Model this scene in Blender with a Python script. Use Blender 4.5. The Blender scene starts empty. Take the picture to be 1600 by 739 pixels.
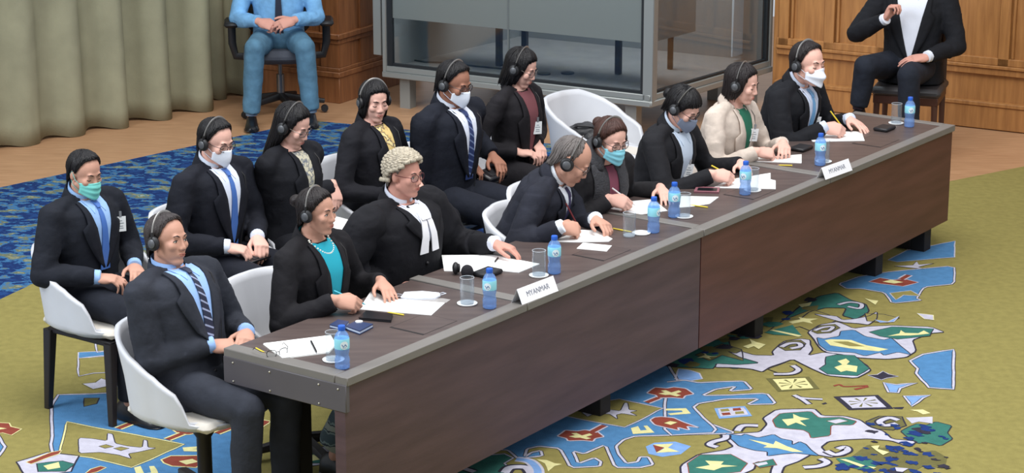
import bpy, bmesh, math, random
import numpy as np
from mathutils import Vector, Matrix, noise
from mathutils.bvhtree import BVHTree
random.seed(7)
scene = bpy.context.scene
COL = scene.collection
PI = math.pi
# ------------------------------------------------------------------ camera
FPX, TH, CH = 3500.0, math.radians(15.483), 3.65
CXP, CYP = 800.0, 369.5
cam_d = bpy.data.cameras.new('camera'); cam = bpy.data.objects.new('camera', cam_d); COL.objects.link(cam)
cam_d.sensor_width = 36; cam_d.lens = FPX/1600*36; cam_d.clip_end = 200
cam.location = (0, 0, CH); cam.rotation_euler = (PI/2-TH, 0, 0)
scene.camera = cam
def at(p, z):
    """photo pixel -> the point of the place at height z"""
    x = (p[0]-CXP)/FPX; y = -(p[1]-CYP)/FPX
    d = np.array([x, math.cos(TH)+y*math.sin(TH), -math.sin(TH)+y*math.cos(TH)])
    return np.array([0, 0, CH]) + (z-CH)/d[2]*d
def aty(p, Y):
    x = (p[0]-CXP)/FPX; y = -(p[1]-CYP)/FPX
    d = np.array([x, math.cos(TH)+y*math.sin(TH), -math.sin(TH)+y*math.cos(TH)])
    return np.array([0, 0, CH]) + Y/d[1]*d
def A(*v): return np.array(v, float)
def nrm(v):
    v = np.asarray(v, float); return v/(np.linalg.norm(v)+1e-12)
# table frame: along the row, back towards the people
T0 = A(-.6538, 8.3652); TV = A(.58222, .81303); TN = A(.81303, -.58222)
def tp(a, b, z): q = T0+TV*a-TN*b; return A(q[0], q[1], z)
ROWYAW = math.atan2(TN[1], TN[0])
# ------------------------------------------------------------------ materials
def lin(c):
    return tuple(((v/255)/12.92 if v/255 <= .04045 else ((v/255+.055)/1.055)**2.4) for v in c)
MATS = {}
def mat(name, rgb, rough=.6, metal=0, var=0, vscale=8, bump=0, bscale=60, stretch=None, spec=.5, sheen=0, alpha=1, trans=0, rgb2=None, coat=0):
    if name in MATS: return MATS[name]
    m = bpy.data.materials.new(name); m.use_nodes = True; nt = m.node_tree; b = nt.nodes['Principled BSDF']
    c = lin(rgb); b.inputs['Base Color'].default_value = (*c, 1); b.inputs['Roughness'].default_value = rough
    b.inputs['Metallic'].default_value = metal; b.inputs['Specular IOR Level'].default_value = spec
    b.inputs['Alpha'].default_value = alpha; b.inputs['Transmission Weight'].default_value = trans
    b.inputs['Coat Weight'].default_value = coat
    if sheen: b.inputs['Sheen Weight'].default_value = sheen
    if var or bump or rgb2:
        tc = nt.nodes.new('ShaderNodeTexCoord'); mp = nt.nodes.new('ShaderNodeMapping'); nt.links.new(tc.outputs['Object'], mp.inputs[0])
        if stretch: mp.inputs['Scale'].default_value = stretch
        if var or rgb2:
            n = nt.nodes.new('ShaderNodeTexNoise'); n.inputs['Scale'].default_value = vscale; n.inputs['Detail'].default_value = 5
            nt.links.new(mp.outputs[0], n.inputs['Vector'])
            r = nt.nodes.new('ShaderNodeValToRGB'); nt.links.new(n.outputs['Fac'], r.inputs['Fac'])
            r.color_ramp.elements[0].position = .3; r.color_ramp.elements[1].position = .7
            c2 = lin(rgb2) if rgb2 else tuple(min(1, v*(1+var)) for v in c)
            c1 = c if rgb2 else tuple(v*(1-var) for v in c)
            r.color_ramp.elements[0].color = (*c1, 1); r.color_ramp.elements[1].color = (*c2, 1)
            nt.links.new(r.outputs[0], b.inputs['Base Color'])
        if bump:
            n2 = nt.nodes.new('ShaderNodeTexNoise'); n2.inputs['Scale'].default_value = bscale; n2.inputs['Detail'].default_value = 4
            nt.links.new(mp.outputs[0], n2.inputs['Vector'])
            bp = nt.nodes.new('ShaderNodeBump'); bp.inputs['Strength'].default_value = bump; bp.inputs['Distance'].default_value = .01
            nt.links.new(n2.outputs['Fac'], bp.inputs['Height']); nt.links.new(bp.outputs[0], b.inputs['Normal'])
    MATS[name] = m; return m
def cloth(name, rgb, **k): return mat(name, rgb, rough=.85, bump=.25, bscale=40, var=.18, vscale=14, spec=.25, **k)
# ------------------------------------------------------------------ mesh builder
class G:
    def __init__(s): s.v = []; s.f = []; s.m = []
    def add(s, vs, fs, mi=0):
        o = len(s.v); s.v.extend([tuple(map(float, p)) for p in vs])
        for f in fs: s.f.append(tuple(i+o for i in f)); s.m.append(mi)
        return s
    def box(s, c, h, R=None, mi=0, bev=0):
        c = np.asarray(c, float); R = np.eye(3) if R is None else R
        if bev:
            bev = min(bev, min(h)*.95)
            vs = []; ids = {}
            for sx in (-1, 1):
                for sy in (-1, 1):
                    for sz in (-1, 1):
                        for k in range(3):
                            q = A(sx*h[0], sy*h[1], sz*h[2]); d = A(sx, sy, sz)*bev; d[k] = 0
                            ids[(sx, sy, sz, k)] = len(vs); vs.append(c+R@(q-d))
            fs = []
            for k in range(3):
                i, j = (k+1) % 3, (k+2) % 3
                for sg in (-1, 1):
                    f = []
                    for a, b_ in ((-1, -1), (1, -1), (1, 1), (-1, 1)):
                        t = [0, 0, 0]; t[k] = sg; t[i] = a; t[j] = b_; f.append(ids[(*t, k)])
                    fs.append(f if sg > 0 else f[::-1])
            for k in range(3):
                i, j = (k+1) % 3, (k+2) % 3
                for a in (-1, 1):
                    for b_ in (-1, 1):
                        f = []
                        for sg, kk in ((-1, i), (1, i), (1, j), (-1, j)):
                            t = [0, 0, 0]; t[k] = sg; t[i] = a; t[j] = b_; f.append(ids[(*t, kk)])
                        fs.append(f if a*b_ < 0 else f[::-1])
            for sx in (-1, 1):
                for sy in (-1, 1):
                    for sz in (-1, 1):
                        f = [ids[(sx, sy, sz, k)] for k in range(3)]
                        fs.append(f if sx*sy*sz > 0 else f[::-1])
            return s.add(vs, fs, mi)
        vs = [c+R@A(x*h[0], y*h[1], z*h[2]) for x in (-1, 1) for y in (-1, 1) for z in (-1, 1)]
        return s.add(vs, [(0, 1, 3, 2), (4, 6, 7, 5), (0, 4, 5, 1), (2, 3, 7, 6), (0, 2, 6, 4), (1, 5, 7, 3)], mi)
    def tube(s, pts, rad, n=12, ref=None, mi=0, caps=True, closed=False, pw=2):
        """rad: per point a radius or (r along side, r along other)."""
        P = [np.asarray(p, float) for p in pts]; N = len(P); vs = []
        if np.isscalar(rad): rad = [rad]*N
        u0 = None
        for i in range(N):
            if closed: t = nrm(P[(i+1) % N]-P[i-1])
            else: t = nrm(P[min(i+1, N-1)]-P[max(i-1, 0)])
            if u0 is None or ref is not None:
                r = np.asarray(ref, float) if ref is not None else (A(0, 0, 1) if abs(t[2]) < .9 else A(1, 0, 0))
                u = r-t*(r@t)
            else: u = u0-t*(u0@t)
            u = nrm(u); u0 = u; w = np.cross(t, u)
            ra = rad[i] if np.iterable(rad[i]) else (rad[i], rad[i])
            for k in range(n):
                a = 2*PI*k/n; c_, s_ = math.cos(a), math.sin(a)
                if pw != 2: c_ = math.copysign(abs(c_)**(2/pw), c_); s_ = math.copysign(abs(s_)**(2/pw), s_)
                vs.append(P[i]+u*ra[0]*c_+w*ra[1]*s_)
        fs = []
        for i in range(N if closed else N-1):
            j = (i+1) % N
            for k in range(n):
                k2 = (k+1) % n; fs.append((i*n+k, i*n+k2, j*n+k2, j*n+k))
        if caps and not closed: fs.append(tuple(range(n-1, -1, -1))); fs.append(tuple((N-1)*n+k for k in range(n)))
        return s.add(vs, fs, mi)
    def ell(s, c, r, R=None, nu=16, nv=10, mi=0):
        R = np.eye(3) if R is None else R; r = (r, r, r) if np.isscalar(r) else r; c = np.asarray(c, float)
        vs = [c+R@A(0, 0, r[2])]
        for j in range(1, nv):
            ph = PI*j/nv
            for i in range(nu):
                a = 2*PI*i/nu; vs.append(c+R@A(r[0]*math.sin(ph)*math.cos(a), r[1]*math.sin(ph)*math.sin(a), r[2]*math.cos(ph)))
        vs.append(c+R@A(0, 0, -r[2])); fs = []
        for i in range(nu):
            i2 = (i+1) % nu; fs.append((0, 1+i, 1+i2)); fs.append((len(vs)-1, 1+(nv-2)*nu+i2, 1+(nv-2)*nu+i))
            for j in range(nv-2): fs.append((1+j*nu+i, 1+(j+1)*nu+i, 1+(j+1)*nu+i2, 1+j*nu+i2))
        return s.add(vs, fs, mi)
    def cap(s, a, b, ra, rb, n=12):
        """rounded bone from a to b"""
        s.tube([a, b], [ra, rb], n); s.ell(a, ra, nu=n, nv=8); s.ell(b, rb, nu=n, nv=8); return s
    def lathe(s, prof, c=(0, 0, 0), n=24, R=None, mi=0):
        """prof: (r, z) list"""
        R = np.eye(3) if R is None else R; c = np.asarray(c, float); vs = []
        for r, z in prof:
            for k in range(n): a = 2*PI*k/n; vs.append(c+R@A(r*math.cos(a), r*math.sin(a), z))
        fs = [(i*n+k, i*n+(k+1) % n, (i+1)*n+(k+1) % n, (i+1)*n+k) for i in range(len(prof)-1) for k in range(n)]
        if prof[0][0] > 1e-4: fs.append(tuple(range(n-1, -1, -1)))
        if prof[-1][0] > 1e-4: fs.append(tuple((len(prof)-1)*n+k for k in range(n)))
        return s.add(vs, fs, mi)
    def grid(s, pts, thick=None, mi=0, nrmdir=None):
        """pts: rows of points; thick = offset vector(s) for a solid sheet"""
        r, c = len(pts), len(pts[0]); flat = [np.asarray(p, float) for row in pts for p in row]
        fs = [(i*c+j, i*c+j+1, (i+1)*c+j+1, (i+1)*c+j) for i in range(r-1) for j in range(c-1)]
        if thick is None: return s.add(flat, fs, mi)
        if callable(thick): off = [thick(p) for p in flat]
        else: off = [np.asarray(thick, float)]*len(flat)
        n = r*c; vs = flat+[p+o for p, o in zip(flat, off)]
        fs2 = [tuple(i+n for i in f[::-1]) for f in fs]
        rim = [j for j in range(c)]+[i*c+c-1 for i in range(1, r)]+[(r-1)*c+j for j in range(c-2, -1, -1)]+[i*c for i in range(r-2, 0, -1)]
        fs3 = [(rim[k], rim[k-1], rim[k-1]+n, rim[k]+n) for k in range(len(rim))]
        return s.add(vs, fs+fs2+fs3, mi)
    def prism(s, poly, z0, z1, mi=0):
        n = len(poly); vs = [(p[0], p[1], z0) for p in poly]+[(p[0], p[1], z1) for p in poly]
        return s.add(vs, [tuple(range(n-1, -1, -1)), tuple(range(n, 2*n))]+[(i, (i+1) % n, (i+1) % n+n, i+n) for i in range(n)], mi)
def mesh(g, name, mats, smooth=True, origin=None, fix=True):
    me = bpy.data.meshes.new(name)
    v = g.v
    if origin is not None: o = np.asarray(origin, float); v = [tuple(np.asarray(p)-o) for p in v]
    me.from_pydata(v, [], g.f)
    for m in (mats if isinstance(mats, (list, tuple)) else [mats]): me.materials.append(m)
    me.polygons.foreach_set('material_index', g.m)
    if fix:
        bm = bmesh.new(); bm.from_mesh(me); bmesh.ops.recalc_face_normals(bm, faces=bm.faces[:]); bm.to_mesh(me); bm.free()
    if smooth:
        me.polygons.foreach_set('use_smooth', [True]*len(me.polygons))
    me.update(); return me
def autosharp(me, ang=40):
    bm = bmesh.new(); bm.from_mesh(me)
    for e in bm.edges:
        if len(e.link_faces) == 2 and e.calc_face_angle(0) > math.radians(ang): e.smooth = False
    bm.to_mesh(me); bm.free()
def obj(name, g, mats, parent=None, smooth=True, sharp=True, fix=True):
    """one mesh object; with a parent its coordinates are world ones re-based on the parent's place"""
    org = None
    if parent is not None:
        org = WORLD.get(parent.name, A(0, 0, 0))
    me = g if isinstance(g, bpy.types.Mesh) else mesh(g, name, mats, smooth, org, fix)
    if smooth and sharp and not isinstance(g, bpy.types.Mesh): autosharp(me)
    o = bpy.data.objects.new(name, me); COL.objects.link(o)
    if parent is not None: o.parent = parent; WORLD[o.name] = org
    else: WORLD[o.name] = A(0, 0, 0)
    return o
WORLD = {}
def tag(o, label, cat, group=None, kind=None):
    if label: o['label'] = label
    if cat: o['category'] = cat
    if group: o['group'] = group
    if kind: o['kind'] = kind
    return o
def thing(name, label, cat, loc, group=None):
    o = bpy.data.objects.new(name, None); COL.objects.link(o); o.location = tuple(loc); o.empty_display_size = .1
    WORLD[o.name] = np.asarray(loc, float); return tag(o, label, cat, group)
def struct(name, g, m, parent=None, **k):
    o = obj(name, g, m, parent, **k)
    if parent is None: o['kind'] = 'structure'
    return o
def dup(root, loc, rotz=None, label=None):
    r = root.copy(); COL.objects.link(r); r.location = tuple(loc); WORLD[r.name] = np.asarray(loc, float)
    if rotz is not None: r.rotation_euler = (0, 0, rotz)
    if label: r['label'] = label
    for ch in list(root.children):
        c = ch.copy(); COL.objects.link(c); c.parent = r
        for g2 in list(ch.children):
            d = g2.copy(); COL.objects.link(d); d.parent = c
    return r
def vox(g, size, smooth=6, fac=.5):
    """union of closed shapes as one continuous skin"""
    me = bpy.data.meshes.new('tmp'); me.from_pydata(g.v, [], g.f)
    o = bpy.data.objects.new('tmp', me); COL.objects.link(o)
    m = o.modifiers.new('r', 'REMESH'); m.mode = 'VOXEL'; m.voxel_size = size; m.adaptivity = 0
    if smooth:
        s = o.modifiers.new('s', 'SMOOTH'); s.factor = fac; s.iterations = smooth
    dg = bpy.context.evaluated_depsgraph_get(); ev = o.evaluated_get(dg); r = bpy.data.meshes.new_from_object(ev)
    n = len(r.vertices); co = np.empty(n*3); r.vertices.foreach_get('co', co); co = co.reshape(-1, 3)
    fs = [tuple(p.vertices) for p in r.polygons]
    bpy.data.objects.remove(o); bpy.data.meshes.remove(me); bpy.data.meshes.remove(r)
    return co, fs
def Rz(a): c, s = math.cos(a), math.sin(a); return np.array([[c, -s, 0], [s, c, 0], [0, 0, 1.]])
def Rx(a): c, s = math.cos(a), math.sin(a); return np.array([[1, 0, 0], [0, c, -s], [0, s, c.real]])
def Ry(a): c, s = math.cos(a), math.sin(a); return np.array([[c, 0, s], [0, 1, 0], [-s, 0, c]])
def interp(x, xs, ys): return float(np.interp(x, xs, ys))
def sstep(a, b, x): t = min(1, max(0, (x-a)/(b-a))); return t*t*(3-2*t)
# ------------------------------------------------------------------ the hall
WOODF = mat('parquet', (166, 126, 92), rough=.45, rgb2=(188, 146, 110), vscale=3, stretch=(1.5, 12, 1), bump=.06, bscale=20)
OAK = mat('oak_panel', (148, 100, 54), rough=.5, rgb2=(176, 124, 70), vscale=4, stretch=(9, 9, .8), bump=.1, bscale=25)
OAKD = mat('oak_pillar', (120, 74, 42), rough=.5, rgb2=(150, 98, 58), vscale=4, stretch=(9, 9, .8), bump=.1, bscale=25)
bL, bC, bR = at((605, 118), .25), at((1015, 165), .25), at((1200, 110), .25)
a1 = nrm((bC-bL)*A(1, 1, 0)); a2 = nrm((bR-bC)*A(1, 1, 0))
def rot2(d): d = nrm(A(d[0], d[1], 0)); return np.stack([d, A(-d[1], d[0], 0), A(0, 0, 1)], 1)
g = G(); g.box((0, 11, -.056), (9, 10, .05)); struct('floor', g, WOODF, smooth=False)
# oak pillar at the left of the booth: plinth, mouldings and pilaster
pc = at((530, 160), 0); pR = rot2(a1)
def pbox(g, u0, u1, v0, v1, z0, z1, mi=0, bev=.004):            # u along a1 from the pillar's corner, v backwards
    g.box(pc+pR@A((u0+u1)/2, (v0+v1)/2, (z0+z1)/2), (abs(u1-u0)/2, abs(v1-v0)/2, (z1-z0)/2), R=pR, bev=bev, mi=mi)
g = G()
pbox(g, -1.6, 0, .02, 1.2, 0, 3.2)
for u0, u1, v0 in ((-1.6, .0, .0),):
    pbox(g, -1.6, .02, -.02, 1.2, -.006, .20); pbox(g, -1.6, .03, -.035, 1.2, .20, .24); pbox(g, -1.6, .015, -.012, 1.2, .24, .27)
    pbox(g, -1.6, .035, -.04, 1.2, .50, .54); pbox(g, -1.6, .02, -.02, 1.2, .46, .50)
pbox(g, -.16, .005, -.010, .05, .27, 3.2); pbox(g, -.03, .012, .0, .16, .27, 3.2); pbox(g, -.03, .012, .30, .42, .27, 3.2)
pbox(g, -.40, -.30, -.005, .05, .54, 3.2); pbox(g, -.9, -.82, -.005, .05, .27, 3.2)
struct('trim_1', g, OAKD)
# right-hand panelled wall
w0 = at((1203, 163), 0); wR = rot2(a1)
g = G()
def wbox(g, u0, u1, v0, v1, z0, z1, bev=.004): g.box(w0+wR@A((u0+u1)/2, (v0+v1)/2, (z0+z1)/2), (abs(u1-u0)/2, abs(v1-v0)/2, (z1-z0)/2), R=wR, bev=bev)
wbox(g, .0, 7.5, .03, .2, -.006, 3.4)
struct('wall_back', g, OAK)
g = G()
wbox(g, .04, 7.5, -.02, .04, 0, .17); wbox(g, .04, 7.5, -.03, .04, .17, .20)
wbox(g, .04, 7.5, 0, .04, .40, .45); wbox(g, .04, 7.5, -.015, .04, .45, .475)
for u in (.05, .42, .84, 1.30, 1.78, 2.3, 2.8, 3.3, 3.8, 4.3): wbox(g, u, u+.085, .0, .04, .475, 3.3); wbox(g, u+.095, u+.12, .012, .04, .53, 3.2)
wbox(g, .04, 7.5, 0, .04, .475, .53)
struct('trim_2', g, OAK)
# left: wall behind the curtains
cA, cB = at((100, 214), 0), at((372, 160), 0); cd = nrm(cB-cA)
g = G(); cn = A(-cd[1], cd[0], 0)
g.box((cA+cB)/2+cn*.55+A(0, 0, 1.7)-cd*2.6, (4.6, .06, 1.75), R=rot2(cd)); struct('wall_left', g, mat('plaster', (120, 112, 96), rough=.9, bump=.05), smooth=False)
CURT = mat('curtain_cloth', (146, 144, 120), rough=.9, var=.10, vscale=5, bump=.15, bscale=120, spec=.15)
def curtain(name, label, p0, p1, n, amp, ztop, seed):
    d = nrm(p1-p0); m = A(-d[1], d[0], 0); Lc = np.linalg.norm(p1-p0); rnd = random.Random(seed)
    ph = [rnd.uniform(-.5, .5) for _ in range(n+1)]; am = [rnd.uniform(.5, 1.2) for _ in range(n+1)]
    rows = []
    for j in range(25):
        z = .006+(ztop-.006)*j/24; row = []
        for i in range(n*16+1):
            t = i/16; k = min(int(t), n-1); fr = t-k
            a_ = am[k]*(1-fr)+am[k+1]*fr; p_ = ph[k]*(1-fr)+ph[k+1]*fr
            w = math.sin(2*PI*t+p_+.25*math.sin(z*1.7+k)); off = amp*a_*math.copysign(abs(w)**.75, w)
            row.append(p0+d*(Lc*t/n)+m*off+A(0, 0, z+.012*w*(1-j/24)))
        rows.append(row)
    g = G(); g.grid(rows, lambda p: m*.006)
    return tag(obj(name, g, CURT, sharp=False), label, 'curtain', 'sage curtains along the left wall')
curtain('curtain', 'tall sage green pleated curtain covering the far left side of the hall', cA-cd*1.9, cA+cd*1.42, 8, .085, 3.3, 4)
curtain('curtain', 'narrow darker fold of sage curtain directly behind the seated guard', cA+cd*1.46+cn*.22, cB+cd*.55+cn*.2, 3, .05, 3.3, 9)
# ------------------------------------------------------------------ interpreters' glass booth
bt = thing('interpreter_booth', 'glass walled interpreters booth in grey metal frame standing before the panelled wall', 'booth', (bC[0], bC[1], 0))
BFR = mat('booth_metal', (150, 154, 152), rough=.4, metal=.35); BBK = mat('booth_gasket', (28, 32, 36), rough=.5); BIN = mat('booth_inside', (120, 122, 122), rough=.8); BFL = mat('booth_carpet', (112, 110, 108), rough=.9, var=.1, vscale=6)
def glassm(name, frost):
    m = bpy.data.materials.new(name); m.use_nodes = True; nt = m.node_tree; nt.nodes.clear()
    o = nt.nodes.new('ShaderNodeOutputMaterial'); x = nt.nodes.new('ShaderNodeMixShader'); gl = nt.nodes.new('ShaderNodeBsdfGlossy'); t = nt.nodes.new('ShaderNodeBsdfTransparent')
    fr = nt.nodes.new('ShaderNodeLayerWeight'); fr.inputs[0].default_value = .2; mm = nt.nodes.new('ShaderNodeMath'); mm.operation = 'MULTIPLY_ADD'; mm.inputs[1].default_value = .5; mm.inputs[2].default_value = .04; nt.links.new(fr.outputs[1], mm.inputs[0])
    gl.inputs['Roughness'].default_value = .06 if not frost else .3
    t.inputs[0].default_value = (.80, .84, .86, 1)
    base = t
    if frost:
        d = nt.nodes.new('ShaderNodeBsdfDiffuse'); d.inputs[0].default_value = (*lin(frost), 1); tr = nt.nodes.new('ShaderNodeBsdfTranslucent'); tr.inputs[0].default_value = (*lin(frost), 1)
        y = nt.nodes.new('ShaderNodeMixShader'); y.inputs[0].default_value = .35; nt.links.new(d.outputs[0], y.inputs[1]); nt.links.new(tr.outputs[0], y.inputs[2])
        z = nt.nodes.new('ShaderNodeMixShader'); z.inputs[0].default_value = .9; nt.links.new(t.outputs[0], z.inputs[1]); nt.links.new(y.outputs[0], z.inputs[2]); base = z
    nt.links.new(mm.outputs[0], x.inputs[0]); nt.links.new(base.outputs[0], x.inputs[1]); nt.links.new(gl.outputs[0], x.inputs[2]); nt.links.new(x.outputs[0], o.inputs[0]); return m
CLEAR = glassm('clear_glass', None); FROST = glassm('frosted_glass', (140, 148, 146))
R1, R2 = rot2(a1), rot2(a2); LL = np.linalg.norm((bL-bC)[:2]); LR = np.linalg.norm((bR-bC)[:2])
def f1(u, v, z): return A(bC[0], bC[1], 0)-a1*u+R1[:, 1]*v+A(0, 0, z)      # u leftwards from the corner along the left face
def f2(u, v, z): return A(bC[0], bC[1], 0)+a2*u+R2[:, 1]*v+A(0, 0, z)
def bx1(g, u0, u1, v0, v1, z0, z1, mi=0, bev=0): g.box(f1((u0+u1)/2, (v0+v1)/2, (z0+z1)/2), (abs(u1-u0)/2, abs(v1-v0)/2, (z1-z0)/2), R=R1, mi=mi, bev=bev)
def bx2(g, u0, u1, v0, v1, z0, z1, mi=0, bev=0): g.box(f2((u0+u1)/2, (v0+v1)/2, (z0+z1)/2), (abs(u1-u0)/2, abs(v1-v0)/2, (z1-z0)/2), R=R2, mi=mi, bev=bev)
ZT = 2.7
g = G(); bx1(g, -.02, LL+.03, -.03, .05, .24, .285, bev=.006); bx2(g, -.02, LR+.02, -.03, .05, .24, .285, bev=.006); bx1(g, -.02, LL+.03, -.015, .05, .285, .328, bev=.004); bx2(g, -.02, LR+.02, -.015, .05, .285, .328, bev=.004); obj('bottom_rail', g, BFR, bt)
g = G(); bx1(g, -.02, LL+.03, -.02, .05, ZT, ZT+.08, bev=.006); bx2(g, -.02, LR+.02, -.02, .05, ZT, ZT+.08, bev=.006); obj('top_rail', g, BFR, bt)
g = G(); bx1(g, -.03, .055, -.015, .06, .25, ZT, bev=.006); obj('corner_post', g, BFR, bt)
g = G(); bx1(g, LL-.005, LL+.03, -.02, .05, .25, ZT, bev=.005); obj('end_post', g, BFR, bt)
g = G(); bx2(g, LR-.01, LR+.02, -.02, .05, .25, ZT, bev=.005); obj('end_post', g, BFR, bt)
g = G(); bx1(g, .05, LL, .0, .03, .32, .35); bx1(g, LL-.05, LL-.005, -.005, .04, .32, ZT); bx1(g, .055, .075, -.003, .04, .32, ZT); bx2(g, .03, LR, .0, .03, .32, .345); bx2(g, LR-.04, LR-.01, -.005, .04, .32, ZT)
obj('gasket', g, BBK, bt)
g = G(); bx1(g, .07, LL-.05, .012, .020, .345, .70); obj('glass_pane', g, CLEAR, bt, smooth=False)
g = G(); bx1(g, .07, LL-.05, .012, .020, .70, ZT); tag(obj('frosted_pane', g, FROST, bt, smooth=False), 'frosted upper part of the left glass', None)
ja = (bC-aty((783, 60), (bL*.45+bC*.55)[1]))@a1
g = G(); bx1(g, ja-.006, ja+.006, .008, .024, .345, ZT); obj('glass_joint', g, mat('glass_seal', (104, 110, 110), rough=.5), bt, smooth=False)
fu = np.linalg.norm((at((1092, 60), .6)-at((1020, 72), .6))[:2])
fu = .62
g = G(); bx2(g, .03, LR-.04, .012, .018, .345, ZT); obj('glass_pane', g, CLEAR, bt, smooth=False)
g = G(); bx2(g, .04, fu, .022, .028, .70, ZT); tag(obj('frosted_pane', g, glassm('frosted_glass_cool', (150, 164, 170)), bt, smooth=False), 'frosted strip of the right glass', None)
g = G(); q = [f1(-.0, .03, 0), f1(LL, .03, 0), f1(LL, 2.2, 0), f2(LR, 0.05, 0)]
pc0, pl0 = f1(.01, .03, 0), f1(LL, .03, 0); pr0 = pc0+a2*LR; pq0 = pl0+a2*LR
poly = [(p[0], p[1]) for p in (pc0, pl0, pq0, pr0)]
g.prism(poly, .27, .325); obj('booth_floor', g, BFL, bt, smooth=False)
g = G(); g.prism([(p[0], p[1]) for p in (pr0, pq0, pq0-a2*.06, pr0-a2*.06)], .325, ZT); obj('rear_wall', g, BIN, bt, smooth=False)
g = G(); g.prism([(p[0], p[1]) for p in (pl0-a1*.0, pq0, pq0+a1*.05, pl0+a1*.05)], .325, ZT); obj('side_wall', g, BIN, bt, smooth=False)
g = G(); g.prism(poly, ZT, ZT+.06); obj('booth_roof', g, BIN, bt, smooth=False)
g = G(); bx1(g, .10, LL-.15, .30, .68, .98, 1.02)
obj('inside_counter', g, mat('counter_grey', (96, 98, 100), rough=.6), bt, smooth=False)
for px, yb in ((780, 103), (820, 95), (966, 116)):
    p = at((px, yb), .325); g = G(); g.box((p[0], p[1], .66), (.022, .022, .335), R=R1, bev=.004); obj('counter_leg', g, mat('leg_dark', (44, 38, 38), rough=.5), bt)
p = at((1047, 108), .325); g = G(); g.box((p[0], p[1], .66), (.018, .018, .335), R=R1, bev=.004); obj('counter_leg', g, mat('leg_dark', (44, 38, 38)), bt)
p = at((648, 86), .325); g = G(); g.lathe([(.035, .325), (.035, .345), (.022, .36), (.022, .98)], (p[0], p[1], 0), 16); tag(obj('inside_post', g, mat('white_metal', (205, 212, 215), rough=.4), bt), 'white post inside the booth', None)
p = at((1158, 92), .325); g = G(); g.box((p[0], p[1], .72), (.14, .01, .36), R=R2, bev=.004); tag(obj('reflection_panel', g, mat('reflection_pale', (186, 194, 200), rough=.6), bt), 'pale upright panel inside the booth, standing for a reflection in the glass', None)  # white board added to stand for a whitish reflection in the right glass
for px, py in ((850, 116), (887, 115)):
    p = at((px, py), .325); g = G(); g.lathe([(.05, .325), (.05, .335), (.03, .34), (0, .34)], (p[0], p[1], 0), 20); obj('floor_socket', g, BBK, bt)
g = G(); pts = [at(p, .331) for p in ((628, 86), (640, 93), (665, 97), (700, 98), (740, 103), (790, 108))]; g.tube(pts, .007, 6); obj('floor_cable', g, BBK, bt)
for u, v in ((.18, .06), (LL-.12, .06), (LL-.12, 1.5), (.18, 1.5)):
    g = G(); bx1(g, u-.045, u+.045, v-.0, v+.09, -.006, .27); obj('booth_foot', g, BFR, bt)
p = f2(LR-.1, .1, 0); g = G(); g.box((p[0], p[1], .13), (.045, .045, .137), R=R2); obj('booth_foot', g, BFR, bt)
g = G(); bx1(g, LL+.05, LL+.125, .0, .12, .40, ZT, bev=.005); bx1(g, LL+.03, LL+.05, .02, .10, .40, ZT, mi=1); obj('side_panel', g, [BFR, BBK], bt)
# ------------------------------------------------------------------ patterned carpet (one mesh; its woven motifs are faces of it)
def pile(name, rgb, v=.10): return mat('pile_'+name, rgb, rough=.95, var=v, vscale=22, bump=.35, bscale=240, spec=.1)
def mottle():
    m = bpy.data.materials.new('pile_border'); m.use_nodes = True; nt = m.node_tree; b = nt.nodes['Principled BSDF']
    b.inputs['Roughness'].default_value = .95; b.inputs['Specular IOR Level'].default_value = .1
    tc = nt.nodes.new('ShaderNodeTexCoord'); mp = nt.nodes.new('ShaderNodeMapping'); mp.inputs['Rotation'].default_value = (0, 0, .95); mp.inputs['Scale'].default_value = (1.0, 1.5, 1)
    nt.links.new(tc.outputs['Object'], mp.inputs[0])
    n = nt.nodes.new('ShaderNodeTexNoise'); n.inputs['Scale'].default_value = 6.6; n.inputs['Detail'].default_value = 6; n.inputs['Roughness'].default_value = .62; nt.links.new(mp.outputs[0], n.inputs['Vector'])
    r = nt.nodes.new('ShaderNodeValToRGB'); r.color_ramp.interpolation = 'CONSTANT'
    stops = [(0, (34, 66, 118)), (.40, (26, 48, 96)), (.50, (58, 106, 150)), (.555, (98, 106, 88)), (.62, (140, 138, 112)), (.66, (74, 120, 118)), (.71, (166, 168, 164))]
    e = r.color_ramp.elements
    e[0].position = 0; e[0].color = (*lin(stops[0][1]), 1); e[1].position = stops[1][0]; e[1].color = (*lin(stops[1][1]), 1)
    for p, c in stops[2:]: k = e.new(p); k.color = (*lin(c), 1)
    nt.links.new(n.outputs['Fac'], r.inputs['Fac']); nt.links.new(r.outputs[0], b.inputs['Base Color']); return m
CM = [pile('olive', (138, 129, 76)), pile('blue', (78, 126, 170)), pile('white', (186, 184, 198)), pile('teal', (56, 110, 100)), pile('cream', (214, 208, 150)), pile('rust', (134, 66, 54)),
      pile('dark', (52, 50, 62)), mottle(), pile('navy', (34, 56, 112)), pile('olive_dark', (104, 100, 62)), pile('sky', (120, 156, 206))]
OLV, BLU, WHT, TEA, CRM, RST, DRK, MOT, NAV, OLD, SKY = range(11)
cg = G()
k0 = at((487, 188), 0); e1 = nrm(at((143, 262), 0)-k0); e2 = nrm(at((640, 203), 0)-k0)
outer = [k0, k0+e1*9, A(-9, 4, 0), A(9, 4, 0), A(9, 12, 0), k0+e2*6.2]
cg.add([A(p[0], p[1], -.0055) for p in outer]+[A(p[0], p[1], 0) for p in outer], [tuple(range(6, 12))]+[(i, (i+1) % 6, (i+1) % 6+6, i+6) for i in range(6)], MOT)
LZ = .0005
def flat(pts, lv, mi): 
    n = len(pts); cg.add([A(p[0], p[1], LZ*lv) for p in pts], [tuple(range(n))], mi)
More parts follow.
